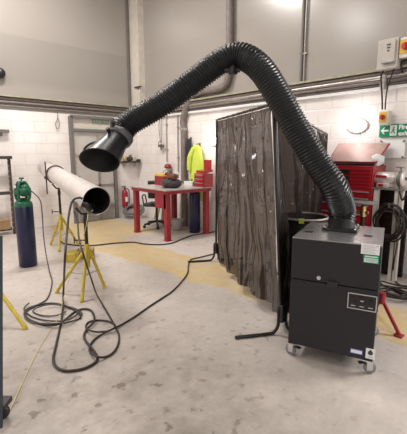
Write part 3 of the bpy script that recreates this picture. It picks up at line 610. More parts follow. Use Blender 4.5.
# ================================================================ gas cylinders
def gascyl(base, label, k=1.0):
    g = thing('gas_cylinder', label, 'gas cylinder', base)
    obj('body', MB().lathe([(.001, 0), (.110, 0), (.122, .015), (.122, .87), (.12, .885)], base, n=32), 'cylblue', g)
    obj('shoulder', MB().lathe([(.123, .865), (.122, .89), (.112, .925), (.08, .945), (.05, .955), (.04, .98), (.001, .98)], base, n=32), 'cylgreen', g)
    m = MB()
    for k in range(4):
        a = pi/4+k*pi/2; m.tube([base+V((.07*math.cos(a), .07*math.sin(a), .935)), base+V((.10*math.cos(a), .10*math.sin(a), 1.0)), base+V((.105*math.cos(a), .105*math.sin(a), 1.10)), base+V((.05*math.cos(a), .05*math.sin(a), 1.20))], .020, 8, spline=5)
    m.lathe([(.045, 1.19), (.062, 1.195), (.062, 1.215), (.03, 1.22), (.03, 1.19)], base, n=20).lathe([(.098, 1.04), (.108, 1.04), (.108, 1.12), (.098, 1.12)], base, n=24)
    obj('valve_guard', m, 'cylgreen', g)
    obj('valve', MB().cyl(base+V((0, 0, 1.04)), base+V((0, 0, 1.20)), .022, n=12).blob(base+V((.02, -.02, 1.09)), (.15, .15, .18)), 'cylgreen', g)
    obj('handwheel', MB().lathe([(.001, 1.245), (.03, 1.245), (.034, 1.255), (.03, 1.268), (.001, 1.268)], base, n=14).cyl(base+V((0, 0, 1.2)), base+V((0, 0, 1.25)), .008), 'cylgreen', g)
    gp = base-_r*.045-_f*.085+V((0, 0, 1.15)); gg = obj('gauge', MB().cyl(gp, gp-_f*.03, .028, n=16), 'black', g)
    obj('gauge_face', MB().cyl(gp-_f*.03, gp-_f*.032, .024, n=16), 'white', gg)
    obj('regulator', MB().blob(base+_r*.085+V((0, 0, 1.10)), (.07, .07, .06)).cyl(base+_r*.03+V((0, 0, 1.10)), base+_r*.12+V((0, 0, 1.09)), .012, n=8), 'cylgreen', g)
    return g
gb = atz(28.5, 265.5); gascyl(gb, 'blue gas cylinder with a green top standing alone on the open floor')
cb2 = V((4.84, 5.62, 0)); cn = thing('blue_canister', 'tall navy blue canister standing under the right end of the red bench', 'canister', cb2)
obj('body', MB().lathe([(.001, 0), (.10, 0), (.112, .012), (.112, .80), (.10, .83), (.001, .835)], cb2, n=30), 'cylblue', cn); obj('cap', MB().lathe([(.001, .836), (.05, .836), (.05, .87), (.001, .872)], cb2, n=20), 'black', cn)

# ================================================================ long pipe on stands
PN = atd(97, 201, 3.80); PF = aty(45.5, 168, 8.0); PD = (PF-PN).normalized(); PL = (PF-PN).length; PR = .142
pp = thing('steel_pipe', 'long bright stainless pipe resting across yellow stands with its open end facing', 'pipe', (PN+PF)/2)
obj('tube', MB().lathe([(PR, 0), (PR, PL-.5), (PR-.004, PL-.5), (PR-.004, .004), (PR, 0)], PN, PD, 48), 'stainless', pp)
obj('bore', MB().lathe([(PR-.006, .01), (PR-.006, PL-.52)], PN, PD, 40), 'pipein', pp)
e_ = obj('end_collar', MB().lathe([(PR+.004, PL-.5), (PR+.004, PL), (PR-.01, PL), (PR-.01, PL-.5)], PN, PD, 40), 'doorp', pp)
def onpipe(t_): return PN+PD*t_
# strap and hanging clamp near the far end
k = onpipe(PL*.66); up_ = V((0, 0, 1)); sd = PD.cross(up_).normalized(); pu = sd.cross(PD)
if pu.z < 0: pu = -pu
cb_ = thing('pipe_clamp', 'brown strap clamp with a long handle around the far end of the pipe', 'clamp', k)
obj('strap', MB().tube([k+(sd*math.cos(a*pi/12)+pu*math.sin(a*pi/12))*(PR+.012) for a in range(24)], .012, 8, closed=True), 'brown', cb_)
l_ = -_r; h_ = k+l_*(PR+.03); obj('handle', MB().cyl(h_+V((0, 0, .22)), h_+V((0, 0, -.34)), .012, n=8).box(h_+V((0, 0, -.05)), (.05, .05, .05)), 'brown', cb_)

def stand(center, feet, ztop, label, hub=.47, headdir=None, cradle=True):
    c = V((center[0], center[1], 0)); s = thing('pipe_stand', label, 'pipe stand', c, 'yellow tripod pipe stands')
    obj('hub', MB().cyl(c+V((0, 0, .30)), c+V((0, 0, .58)), .028, n=16).cyl(c+V((0, 0, .44)), c+V((0, 0, .49)), .045, n=16), 'yellow', s)
    for fx_, fy_ in feet:
        f = V((fx_, fy_, 0)); a = c+V((0, 0, .50)); e = (f-c).normalized()
        lg = obj('leg', MB().tube([a+e*.03, f+V((0, 0, .02))], .019, 10).cyl(f, f+V((0, 0, .025)), .024, n=12), 'yellow', s)
        m_ = c+V((0, 0, .22)); obj('brace', MB().cyl(m_, a.lerp(f, .52), .006, n=6), 'steel', lg)
    obj('column', MB().cyl(c+V((0, 0, .42)), c+V((0, 0, ztop-.05)), .020, n=14).cyl(c+V((0, 0, ztop-.16)), c+V((0, 0, ztop-.10)), .026, n=14), 'blackmetal', s)
    hdir = headdir or V((1, 0, 0)); hp_ = c+V((0, 0, ztop-.05))
    obj('head', MB().tube([hp_+hdir*.10+V((0, 0, .075)), hp_+hdir*.04, hp_, hp_-hdir*.04, hp_-hdir*.10+V((0, 0, .075))], .013, 8), 'blackmetal', s)
    obj('tee_handle', MB().cyl(c+V((0, 0, .62)), c+V((0, 0, .62))-_r*.14, .008, n=8).cyl(c+V((0, 0, .62))-_r*.14+V((0, 0, -.04)), c+V((0, 0, .62))-_r*.14+V((0, 0, .04)), .007, n=8), 'blackmetal', s)
    return s
def pz(x, y):  # underside of the pipe over a point
    t_ = (V((x, y, 0))-V((PN.x, PN.y, 0))).dot(V((PD.x, PD.y, 0)))/V((PD.x, PD.y, 0)).length_squared; return onpipe(t_), onpipe(t_).z-PR
k, z1 = pz(1.68, 3.97); f1 = [atz(*p) for p in ((57, 293), (82, 302), (104.5, 288))]
hdv = V((PD.y, -PD.x, 0)).normalized()
c1_ = V(((f1[0].x+f1[1].x+f1[2].x)/3+.03, (f1[0].y+f1[1].y+f1[2].y)/3+.02, 0)); k, z1 = pz(c1_.x, c1_.y)
stand((k.x*.6+c1_.x*.4, k.y*.6+c1_.y*.4), [(f.x, f.y) for f in f1], z1-.012, 'yellow tripod stand under the near open end of the pipe', headdir=hdv)
k, z2 = pz(2.35, 6.3); ks = atz(59.5, 247.5); k2, z2 = pz(ks.x, ks.y)
stand((k2.x, k2.y), [(k2.x-.16, k2.y-.26), (k2.x+.28, k2.y+.02), (k2.x-.10, k2.y+.28)], z2-.012, 'yellow tripod stand farther back under the middle of the pipe', headdir=hdv)
k3 = atz(-14, 316); f3 = [atz(25, 329), atz(-20, 352), atz(-28, 306)]
stand((k3.x, k3.y), [(f.x, f.y) for f in f3], .98, 'yellow tripod stand mostly out of frame at the left edge', headdir=hdv)
# torch inside the pipe mouth
tq = atd(86, 203, 3.80)
to = thing('welding_torch', 'black torch with a grey cap poking out of the open pipe mouth', 'torch', tq)
obj('handle', MB().tube([atd(82, 204, 3.75), atd(87.5, 206, 3.76), atd(90.5, 209.5, 3.79)], [.030, .034, .026], 14, spline=5), 'black', to)
obj('cap', MB().cyl(atd(90.3, 208.8, 3.79), atd(91.8, 211.5, 3.80), .022), 'rubber', to)
obj('nozzle', MB().tube([atd(88, 205, 3.77), atd(93, 204, 3.87), atd(95, 209, 3.95)], .015, 8, spline=5), 'black', to)

# ================================================================ cables
def F(px, py, z=.012): return atz(px, py, z)
def cable(pts, r, label, m='cable', name='cable', lift=True):
    return tag(obj(name, MB().tube(pts, r, 8, spline=8), m), label, 'cable')
R1 = .0105
cable([atd(84, 200, 3.80), atd(79.5, 197.8, 3.74), atd(73, 200.5, 3.70), atd(69.5, 211, 3.62), atd(67, 233, 3.45), atd(65, 258, 3.2), F(63.5, 290, .12), F(62, 317), F(56, 345), F(53.3, 358), F(55.5, 366), F(63, 370.3), F(73, 370.5), F(85, 368), F(94.5, 363), F(97.5, 358), F(94, 351), F(86.5, 342), F(84, 335.5), F(87, 329, .016), F(92.5, 323.5, .03), F(94.5, 318, .03), F(92, 311.5), F(87, 309, .016), F(80, 309.5), F(73, 313), F(66, 319, .03), F(57, 324.5, .03), F(44, 324.5, .012), F(30, 320), F(24.5, 313.5), F(28.5, 308.5), F(40, 304.5), F(55, 303.5), F(70, 307.5, .014), F(79, 313, .014), F(80.5, 318, .014)], R1, 'thick black cable looping from the pipe mouth round the near floor loops')
cable([atd(74, 211, 3.85), atd(77.5, 222, 3.78), atd(79, 238, 3.6), atd(84.5, 258, 3.4), F(92, 281, .2), F(97, 295, .08), F(107, 312), F(116, 328), F(119, 336), F(117.5, 346), F(112, 353.5), F(105, 357), F(98.5, 357, .03), F(93, 354.5, .03), F(89.5, 349.5), F(92, 342), F(100, 335.5), F(113.5, 328.5, .03), F(121, 325), F(135, 316.5), F(150, 306), F(163, 297.5), F(172.5, 291), F(182, 281), F(187.5, 273), F(188.5, 265), F(191, 259.5), F(199, 257.5), F(207, 255.5), F(213, 254)], .0088, 'black cable running from the near stand across the floor to the screen foot')
cable([F(29, 303, .03), F(24, 309), F(31, 316), F(44, 320), F(60, 321, .03), F(73, 317.5, .03), F(77, 311), F(66, 306, .03), F(50, 304.5, .03), F(38, 307.5, .03), F(33, 311.5), F(42, 315.5), F(56, 315.5, .02), F(66, 311.5, .02)], .0075, 'thin grey hose turns coiled inside the left floor loop', 'thincable', 'gas_hose')
cable([F(113, 328.8, .05), F(108, 331), F(98, 332, .03), F(90, 330.5, .035), F(86, 327), F(88, 322.5), F(96, 320.3), F(107, 321), F(114, 324), F(115.5, 327, .03)], .0088, 'single oval loop of black cable on the floor right of the near loops')
cable([gb+_r*.125+V((0, 0, 1.08)), atz(40, 200, .95), atz(42.3, 215, .74), atz(43.5, 235, .42), atz(46.5, 257, .15), F(50, 273, .03), F(52, 283), F(47.5, 298), F(37, 305), F(27, 311), F(25, 317), F(31, 322), F(44, 323.5, .04), F(62, 323, .04), F(76, 320), F(81.5, 315.5), F(80, 311), F(71, 307)], .0075, 'thin grey hose from the green regulator down to the floor loops', 'thincable', 'gas_hose')
cable([F(60.5, 241), F(64, 243.3), F(75, 245.2), F(83, 245.6), F(96, 245.2), F(110, 243.6), F(122, 242.6), F(134, 242.3), F(145, 244), F(160, 244.6), F(172, 243), F(181, 239.5), F(190, 236), F(200, 234), F(213, 232), F(222, 230)], .012, 'black cable lying across the floor in front of the red bench')
cable([atd(88.5, 209, 3.82), atd(84, 235, 3.5), F(69, 280, .2), F(63, 300, .05), F(60, 314, .05), F(50, 331, .006), F(40, 347, .006), F(29, 369, .006), F(20, 388, .006), F(8, 414, .006)], .0026, 'thin yellow cord trailing from the pipe towards the lower left corner', 'cordm', 'yellow_cord')

# box on the floor behind the near stand
q = atz(80, 259); bx = thing('tool_box', 'yellow box with a tan cardboard lid on the floor behind the near stand', 'box', q)
obj('case', MB().box(q+V((-.10, .02, .065)), (.18, .26, .13), rz=-.75, bev=.012), 'yellow', bx); obj('carton', MB().box(q+V((.11, .03, .065)), (.24, .22, .13), rz=-.55, bev=.004), 'card', bx)

# ================================================================ near left post
q = atz(-3, 418); ps = thing('steel_post', 'dark blue-grey upright post on a black wheel at the very left edge', 'post', q)
qt = atd(.5, 240, 2.1); zt = 1.12
b0 = V((q.x, q.y, 0))
obj('upright', MB().tube([atz(-3, 428, .10), atd(-3, 236, 2.15)], .034, 4, False), 'darkpost', ps)
q2 = b0+_r*.035+V((0, 0, 0))
obj('caster', MB().box(b0+_r*.02+V((0, 0, .105)), (.12, .09, .03), rz=YAW-pi/2).lathe([(.001, -.016), (.04, -.016), (.046, -.01), (.046, .01), (.04, .016), (.001, .016)], b0+_r*.035+V((0, 0, .046)), _f, 24), 'black', ps)
obj('fork', MB().box(b0+_r*.03-_f*.022+V((0, 0, .07)), (.05, .006, .07), rz=YAW-pi/2), 'blackmetal', ps)

# ================================================================ left wall rack
rk = thing('steel_rack', 'dark brown perforated angle-iron rack against the left wall', 'rack', aty(5, 232, 8.1))
a, b = aty(8.5, 157, 8.1), aty(14.5, 231, 7.95)
m = MB().tube([a, V((b.x, b.y, 0))], .035, 4, False); obj('post', m, 'brown', rk)
for yy in (157.5, 193, 229):
    q = aty(6, yy, 8.05); obj('shelf_bar', MB().box((q.x-.45, 8.04, max(q.z, .05)), (1.1, .07, .06)), 'brown', rk)
obj('post', MB().tube([a+V((-1.0, 0, 0)), V((b.x-1, b.y, 0))], .035, 4, False), 'brown', rk)
hl = MB()
for k in range(14): p = a.lerp(V((b.x, b.y, 0)), (k+.7)/15); hl.cyl(p-_f*.036, p-_f*.04, .009, n=8)
obj('punched_hole', hl, 'ivory', rk)['kind'] = 'stuff'
q = aty(4, 226, 8.05); tag(obj('cardboard_box', MB().box((q.x-.02, 8.03, .205), (.22, .2, .19), bev=.005), 'card'), 'small brown cardboard box on the bottom bar of the rack', 'box')

# ================================================================ corner: extinguisher, shelf, coil, boards
e0 = aty(125.5, 200, 8.14); ex = thing('fire_extinguisher', 'red fire extinguisher hung on the wall in the room corner', 'fire extinguisher', V((e0.x, e0.y, .32)))
c = V((e0.x, 8.16, 0)); zb = aty(125, 207, 8.16).z
obj('body', MB().lathe([(.001, zb), (.07, zb), (.075, zb+.02), (.075, zb+.36), (.06, zb+.41), (.025, zb+.44), (.001, zb+.44)], c), 'red', ex)
obj('head', MB().cyl(c+V((0, 0, zb+.43)), c+V((0, 0, zb+.50)), .02).box(c+V((-.02, 0, zb+.52)), (.12, .025, .02)).box(c+V((-.02, 0, zb+.485)), (.1, .02, .012)), 'black', ex)
obj('nozzle_hose', MB().tube([c+V((.02, 0, zb+.47)), c+V((.10, -.02, zb+.42)), c+V((.11, -.02, zb+.2)), c+V((.095, -.02, zb+.08))], .012, 8, spline=6), 'black', ex)
lb_ = obj('label', MB().box(c+V((0, -.077, zb+.2)), (.07, .004, .12)), 'white', ex)
obj('hook', MB().box(c+V((0, .07, zb+.4)), (.04, .05, .03)), 'black', ex)
s0 = aty(122, 162, 8.15); s1_ = aty(144, 162, 8.15)
sh = thing('wall_shelf', 'small brown wall shelf in the room corner', 'shelf', V(((s0.x+s1_.x)/2, 8.17, s0.z)))
sc_x = (s0.x+min(s1_.x, 5.15))/2; sw_ = min(s1_.x, 5.15)-s0.x
obj('board', MB().box((sc_x, 8.15, s0.z+.0), (sw_, .18, .035)).box((sc_x+sw_/2-.02, 8.15, s0.z+.03), (.03, .18, .07)), 'brown', sh)
for k in (-1, 1): obj('bracket', MB().slab([(sc_x+k*sw_*.3, 8.24, s0.z-.02), (sc_x+k*sw_*.3, 8.08, s0.z-.02), (sc_x+k*sw_*.3, 8.24, s0.z-.14)], (.015, 0, 0)), 'ivory', sh)
zt_ = s0.z+.019
t = thing('air_regulator', 'dark brass regulator lying on the corner wall shelf', 'regulator', (sc_x-.04, 8.14, zt_))
obj('body', MB().blob((sc_x-.04, 8.14, zt_+.055), (.16, .12, .11), jit=.1).cyl((sc_x-.12, 8.14, zt_+.06), (sc_x+.05, 8.14, zt_+.07), .03), 'brown', t); obj('dial', MB().cyl((sc_x-.02, 8.12, zt_+.12), (sc_x-.02, 8.09, zt_+.13), .035).cyl((sc_x-.04, 8.14, zt_+.08), (sc_x-.04, 8.14, zt_+.15), .012), 'pipegrey', t)
tag(obj('filter_canister', MB().lathe([(.001, 0), (.045, 0), (.05, .02), (.05, .10), (.03, .12), (.001, .12)], (sc_x-.165, 8.14, zt_)), 'brass'), 'brassy canister at the left end of the corner shelf', 'canister')
tag(obj('tape_roll', MB().lathe([(.03, -.02), (.058, -.02), (.058, .02), (.03, .02), (.03, -.02)], (sc_x+.10, 8.12, zt_+.058), (.2, -1, 0), 28), 'cream'), 'white roll standing near the right end of the corner shelf', 'roll')
# wheel / hose coil on the floor in the corner
q = atz(130, 218.5); q = V((4.83, 7.95, 0))
t = thing('grey_hose_coil', 'flat grey hose coil leaning on the floor in the room corner', 'coil', q)
nn = V((-.45, -.35, .8)).normalized(); s = nn.cross(V((0, 0, 1))).normalized(); u_ = s.cross(nn)
for r_, z_ in ((.25, 0), (.20, .035), (.215, -.03)):
    cc = q+V((0, 0, .19))+nn*z_*1.2; obj('turn', MB().tube([cc+(s*math.cos(k*pi/14)+u_*math.sin(k*pi/14)*.8)*r_ for k in range(28)], .035, 8, closed=True), 'disc', t)
for k, (px, ang, label, m) in enumerate(((157.5, .16, 'narrow pale board leaning on the wall behind the red bench', 'wood'), (163, -.08, 'short brown plank leaning beside the pale board behind the bench', 'card'))):
    q = atx(px, 215, 5.0); R = Matrix.Rotation(ang, 3, 'X') @ Matrix.Rotation(.16, 3, 'Y')
    tag(obj('plank', MB().box((5.03, q.y, .345), (.025, .13, .66), R=R, bev=.003), m), label, 'plank', 'planks behind the bench')

# ================================================================ bench
BX0, BX1, BY0, BY1, BZ = 3.95, 4.98, 5.36, 6.46, .95
be = thing('workbench', 'red steel workbench with a worn light top in front of the right wall', 'workbench', ((BX0+BX1)/2, (BY0+BY1)/2, 0))
obj('tabletop', MB().box(((BX0+BX1)/2, (BY0+BY1)/2, BZ-.012), (BX1-BX0+.10, BY1-BY0+.12, .024), bev=.003), 'top', be)
m = MB()
for y in (BY0-.03, BY1+.03): m.box(((BX0+BX1)/2, y, BZ-.055), (BX1-BX0+.06, .03, .06))
for x in (BX0-.02, BX1+.02): m.box((x, (BY0+BY1)/2, BZ-.055), (.03, BY1-BY0+.06, .06))
obj('apron', m, 'red', be)
for x in (BX0+.03, BX1-.04):
    for y in (BY0+.03, BY1-.03): obj('leg', MB().box((x, y, (BZ-.03)/2), (.095, .095, BZ-.03), bev=.006).box((x, y, .006), (.12, .12, .012)), 'red', be)
obj('gusset', MB().box((BX0-.01, BY0+.18, BZ-.20), (.015, .34, .30)), 'red', be)

def ontop(px, py): return atz(px, py, BZ)
# bag, glove, case ...
q = V((4.28, 5.62, BZ)); q = ontop(171, 188.5)
t = thing('tool_bag', 'dark grey tool bag slumped on the red bench', 'bag', q); q = q+V((.12, .10, 0))
obj('body', MB().blob(q+V((0, .05, .085)), (.34, .44, .18), jit=.05, seed=3), 'bag', t)
obj('strap', MB().tube([q+V((-.15, .18, .13)), q+V((-.17, .08, .05)), q+V((-.17, -.03, .09)), q+V((-.1, -.1, .16))], .013, 8, spline=6), 'leather', t)
tag(obj('leather_glove', MB().blob(q+V((-.03, -.05, .215)), (.18, .20, .12), jit=.13, seed=9).tube([q+V((-.02, .05, .21)), q+V((-.06, .10, .27)), q+V((-.05, .14, .25))], .028, 8, spline=4).tube([q+V((-.03, 0, .24)), q+V((-.04, .02, .31)), q+V((-.02, .05, .32))], .024, 8, spline=4), 'leather'), 'brown leather glove lying on top of the grey tool bag', 'glove')
q3 = ontop(158, 186.5)+V((.30, .26, 0)); t = thing('grinder_case', 'red case with a yellow lid at the left side of the bench top', 'case', q3)
obj('case', MB().box(q3+V((0, 0, .09)), (.20, .30, .18), bev=.012), 'red', t); obj('lid', MB().box(q3+V((0, 0, .205)), (.20, .31, .05), bev=.012), 'amber', t)
q4 = ontop(188.5, 186)+V((.08, .0, 0)); tag(obj('white_carton', MB().box(q4+V((0, .02, .045)), (.16, .26, .09), bev=.006), 'white'), 'low white carton in the middle of the bench top', 'box')
q5 = V((4.86, 5.68, BZ)); t = thing('angle_grinder', 'dark green and black power tool on the bench beside the red tool box', 'power tool', q5)
obj('body', MB().cyl(q5+V((0, .10, .05)), q5+V((0, -.10, .045)), .038, n=16).blob(q5+V((0, .13, .055)), (.1, .09, .1)), 'cylgreen', t); obj('guard', MB().cyl(q5+V((0, -.05, .02)), q5+V((-.04, -.12, .07)), .055, n=20).cyl(q5+V((.01, .05, .06)), q5+V((.01, .07, .13)), .014), 'black', t)
# small red tool box with open lid
q6 = V((4.90, 5.42, BZ)); tb = thing('red_tool_box', 'small red tool box with raised lid on the right end of the bench', 'tool box', q6)
obj('cabinet', MB().box(q6+V((0, 0, .13)), (.24, .30, .26), bev=.008), 'redgloss', tb)
for k in range(3): dw = obj('drawer', MB().box(q6+V((-.125, 0, .05+.078*k)), (.012, .27, .064), bev=.004), 'redgloss', tb); obj('pull', MB().box(q6+V((-.135, 0, .075+.078*k)), (.01, .24, .01)), 'silver', dw)
obj('lid', MB().box(q6+V((.02, 0, .30)), (.20, .28, .05), R=Matrix.Rotation(-.12, 3, 'Y'), bev=.006).box(q6+V((.09, -.02, .42)), (.03, .20, .20), bev=.006), 'redgloss', tb)
# things under the bench: office chair, bucket
q = V((4.60, 6.62, 0)); oc = thing('office_chair', 'black office chair pushed in behind the red bench', 'chair', q)
obj('seat', MB().box(q+V((0, 0, .50)), (.44, .46, .07), rz=.5, bev=.03), 'black', oc); obj('backrest', MB().box(q+V((.14, .16, .80)), (.06, .42, .40), rz=.8, bev=.03), 'black', oc)
obj('gas_lift', MB().cyl(q+V((0, 0, .1)), q+V((0, 0, .47)), .025), 'black', oc)
for k in range(5): a = k*2*pi/5+.4; e = V((math.cos(a), math.sin(a), 0)); lg = obj('base_arm', MB().tube([q+V((0, 0, .13)), q+e*.29+V((0, 0, .075))], .022, 8), 'black', oc); obj('caster', MB().cyl(q+e*.29+V((-.02, 0, .03)), q+e*.29+V((.02, 0, .03)), .03, n=14), 'black', lg)
for k in (-1, 1): e = V((-.38*k, .45*k, 0)).normalized()*.25; obj('armrest', MB().tube([q+e+V((.1, .1, .5)), q+e*1.1+V((.08, .08, .68)), q+e*1.1+V((-.12, -.12, .69)), q+e+V((-.1, -.1, .5))], .014, 8, spline=5), 'black', oc)
q = V((4.70, 6.02, 0)); bk = thing('clear_bucket', 'clear grey plastic bucket on the floor under the bench', 'bucket', q)
obj('pail', MB().lathe([(.001, .004), (.10, .004), (.13, .22), (.138, .225), (.138, .235), (.124, .232), (.095, .012), (.001, .012)], q), 'clear', bk)
obj('handle', MB().tube([q+V((.13*math.cos(k*pi/10), .13*math.sin(k*pi/10), .21-.06*math.sin(k*pi/10))) for k in range(11)], .004, 6), 'steel', bk)
# reel with a red cap on the wall
q = atx(168, 170, 5.1); rl_ = thing('cable_reel', 'cable reel with a red cap on the wall above the bench', 'reel', q)
obj('cap', MB().lathe([(.001, 0), (.085, 0), (.085, .03), (.06, .085), (.001, .09)], V((5.1, q.y, atx(168, 168, 5.1).z)), (0, 0, 1), 20), 'red', rl_)
zq = atx(168, 168, 5.1).z
obj('spool', MB().cyl((5.1, q.y, zq-.19), (5.1, q.y, zq), .055, n=16).box((5.16, q.y, zq-.1), (.07, .06, .1)), 'ivory', rl_)
obj('wire', MB().tube([(5.06, q.y+.14*math.cos(k*pi/7), zq-.13+.08*math.sin(k*pi/7)) for k in range(14)], .008, 6, closed=True), 'frame', rl_)

# hi-vis jacket and dark jacket on hooks
def garment(y0, y1, z0, z1, m, label, name, seed, x=5.10, thick=.08):
    rn = random.Random(seed); ph = rn.uniform(0, 6)
    t = thing(name, label, 'jacket', V((x, (y0+y1)/2, z0)))
    def prof(b):  # half width by height: shoulders narrow at the hook, sleeves widening
        return (.55+.45*min(1, (1-b)*3.2))*(1-.10*math.sin(5*b+ph))
    vs_ = []; nu, nv = 28, 24; cy = (y0+y1)/2; hw = abs(y1-y0)/2
    for j in range(nv+1):
        b = j/nv; z = z0+(z1-z0)*b; h = hw*prof(b)*(1 if b < .97 else .5)
        for i in range(nu):
            a = 2*pi*i/nu; fold = 1+.16*math.sin(4*a+3*b+ph)+.07*math.sin(9*a+ph)
            vs_.append(V((x+thick*.45*math.cos(a)*fold, cy+h*math.sin(a), z+.02*math.sin(3*a+ph)*(b < .1))))
    fs = [(j*nu+i, j*nu+(i+1) % nu, (j+1)*nu+(i+1) % nu, (j+1)*nu+i) for j in range(nv) for i in range(nu)]+[tuple(range(nu)), tuple(range(nv*nu, (nv+1)*nu))]
    obj('body', MB().add(vs_, fs, True), m, t); obj('hook', MB().cyl((x, cy, z1+.01), (5.19, cy, z1+.03), .008).box((5.185, cy, z1), (.02, .04, .08)), 'frame', t)
    return t, cy
ya, yb = atx(203, 160, 5.1).y, atx(190, 160, 5.1).y
g, cy = garment(ya, yb, atx(195, 199, 5.1).z, atx(195, 145, 5.1).z, 'hivis', 'bright yellow hi-vis jacket hanging on the right wall behind the bench', 'hi_vis_jacket', 4)
obj('sleeve', MB().tube([(5.07, cy+.05, 1.70), (5.04, cy+.14, 1.5), (5.05, cy+.17, 1.25)], [.045, .055, .05], 12, spline=6), 'hivis', g)
ya, yb = atx(191, 160, 5.13).y, atx(187, 160, 5.13).y
garment(ya, yb, 1.25, atx(188, 139, 5.13).z, 'cloth', 'dark jacket hanging between the downpipe and the hi-vis jacket', 'dark_jacket', 8, 5.13)

# ================================================================ red tool chest (roller cabinet + top chest) right
TX = 4.74; ty0 = atx(373, 180, TX).y; ty1 = atx(322, 180, TX).y; tz1 = atx(350, 165.5, TX).z; tzm = atx(350, 188, TX).z; td = .42; cyy = (ty0+ty1)/2; tw = ty1-ty0
rc = thing('roller_cabinet', 'wide red roller cabinet with long silver pulls at the right wall', 'tool cabinet', (TX+td/2, cyy, 0))
obj('cabinet', MB().box((TX+td/2, cyy, (.12+tzm)/2), (td, tw, tzm-.12), bev=.008), 'redgloss', rc)
z = tzm-.02
for k, h in enumerate((.09, .09, .12, .14, .17, .2)):
    if z-h < .14: break
    dw = obj('drawer', MB().box((TX-.008, cyy, z-h/2), (.016, tw-.05, h-.012), bev=.003), 'redgloss', rc); obj('pull', MB().box((TX-.022, cyy, z-.018), (.014, tw-.07, .016)), 'silver', dw); z -= h
for sx in (.06, td-.06):
    for sy in (ty0+.08, ty1-.08): obj('caster', MB().cyl((TX+sx, sy-.015, .055), (TX+sx, sy+.015, .055), .055, n=18).box((TX+sx, sy, .115), (.07, .06, .012)), 'black', rc)
tc_ = thing('top_chest', 'red top tool chest with its lid propped open on the roller cabinet', 'tool chest', (TX+td/2, cyy, tzm+.001))
obj('chest', MB().box((TX+td/2-.01, cyy, (tzm+tz1)/2), (td-.04, tw-.02, tz1-tzm-.004), bev=.006), 'redgloss', tc_)
hh_ = (tz1-tzm-.03)/3
for k in range(3):
    zc = tz1-.03-hh_*(k+.5); dw = obj('drawer', MB().box((TX+.004, cyy, zc), (.012, tw-.06, hh_-.01), bev=.003), 'redgloss', tc_)
    obj('pull', MB().box((TX-.006, cyy, zc+hh_*.28), (.012, tw-.08, .012)), 'red', dw); obj('handle', MB().box((TX-.014, cyy+.02, zc), (.02, .14, hh_*.55), bev=.004), 'black', dw)
obj('dark_gap', MB().box((TX+.2, cyy, tz1+.012), (.34, tw-.06, .03)), 'black', tc_)  # black slab put in for the dark gap under the open lid
l0, l1 = atx(329, 158, 5.02), atx(372, 158, 5.02); m0, m1 = atx(338, 143.5, 5.14), atx(377, 143.5, 5.14)
zl = tz1+.045
a_, b_ = V((4.80, ty1-.03, zl)), V((4.80, ty0+.0, zl)); c_, d_ = V((5.13, m1.y, m1.z)), V((5.13, m0.y, m0.z))
c_ = V((5.12, ty0-.02, atx(372, 143.5, 5.12).z)); d_ = V((5.12, ty1-.02, atx(338, 143.5, 5.12).z))
nl = (b_-a_).cross(d_-a_).normalized()
if nl.x > 0: nl = -nl
ld = obj('lid', MB().slab([a_, b_, c_, d_], -nl*.02), 'redgloss', tc_)
i_ = lambda p, q_: p.lerp(q_, .035)
mid = (a_+b_+c_+d_)/4
obj('lid_lining', MB().slab([i_(p, mid)+nl*.001 for p in (a_, b_, c_, d_)], nl*.004), 'lidin', ld)
for y in (ty0+.02, ty1-.04): obj('lid_stay', MB().cyl((4.80, y, tz1-.01), (4.84, y, zl+.03), .008, n=8), 'frame', tc_)
q = atx(371, 167, 4.80); tag(obj('white_rag', MB().blob(V((4.90, ty0+.03, tz1+.075)), (.18, .14, .15), jit=.14, seed=21), 'white'), 'crumpled white rag on the right end of the red tool chest', 'rag')

# steel stand with flat top in front of the chest
q = atd(364, 201, 4.25); zt = q.z-.01
t = thing('steel_side_stand', 'small grey flat-topped stand with a brass fitting in front of the red cabinet', 'stand', V((q.x, q.y, 0)))
obj('top', MB().lathe([(.001, zt-.02), (.13, zt-.02), (.14, zt-.015), (.14, zt), (.001, zt)], V((q.x, q.y, 0)), n=28), 'frame', t)
obj('column', MB().cyl((q.x, q.y, .02), (q.x, q.y, zt-.02), .022), 'blackmetal', t); obj('base', MB().lathe([(.001, 0), (.17, 0), (.17, .015), (.03, .03), (.001, .03)], V((q.x, q.y, 0))), 'blackmetal', t)
obj('fitting', MB().cyl((q.x, q.y, zt-.17), (q.x, q.y, zt-.05), .032).cyl((q.x, q.y-.06, zt-.12), (q.x, q.y+.06, zt-.12), .018), 'brass', t)

# ================================================================ bench grinder on pedestal
gc = atx(384, 178, 4.85); gz_ = gc.z
pe = thing('grinder_pedestal', 'pale steel pedestal carrying the bench grinder under the green sign', 'pedestal', (4.88, gc.y, 0))
yy0, yy1 = atx(404, 190, 4.8).y, atx(375, 190, 4.8).y
obj('top_plate', MB().box((4.90, (yy0+yy1)/2, gz_-.13), (.30, yy1-yy0+.04, .02)), 'steel', pe)
for y in (yy0+.02, yy1-.03, (yy0+yy1)/2-.11):
    for x in (4.79,): obj('upright', MB().box((x, y, (gz_-.14)/2), (.05, .055, gz_-.14)), 'cream', pe)
obj('back_panel', MB().box((5.0, (yy0+yy1)/2, (gz_-.14)/2), (.04, yy1-yy0, gz_-.16)), 'blackmetal', pe)
bg = thing('bench_grinder', 'silver bench grinder with a red label and two wheels', 'bench grinder', (4.88, gc.y, gz_-.12)); c = V((4.88, gc.y, gz_))
obj('motor', MB().lathe([(.001, -.14), (.055, -.14), (.075, -.11), (.078, .11), (.055, .14), (.001, .14)], c, (0, 1, 0), 28).box(c+V((0, 0, -.09)), (.12, .16, .055), bev=.01), 'stainless', bg)
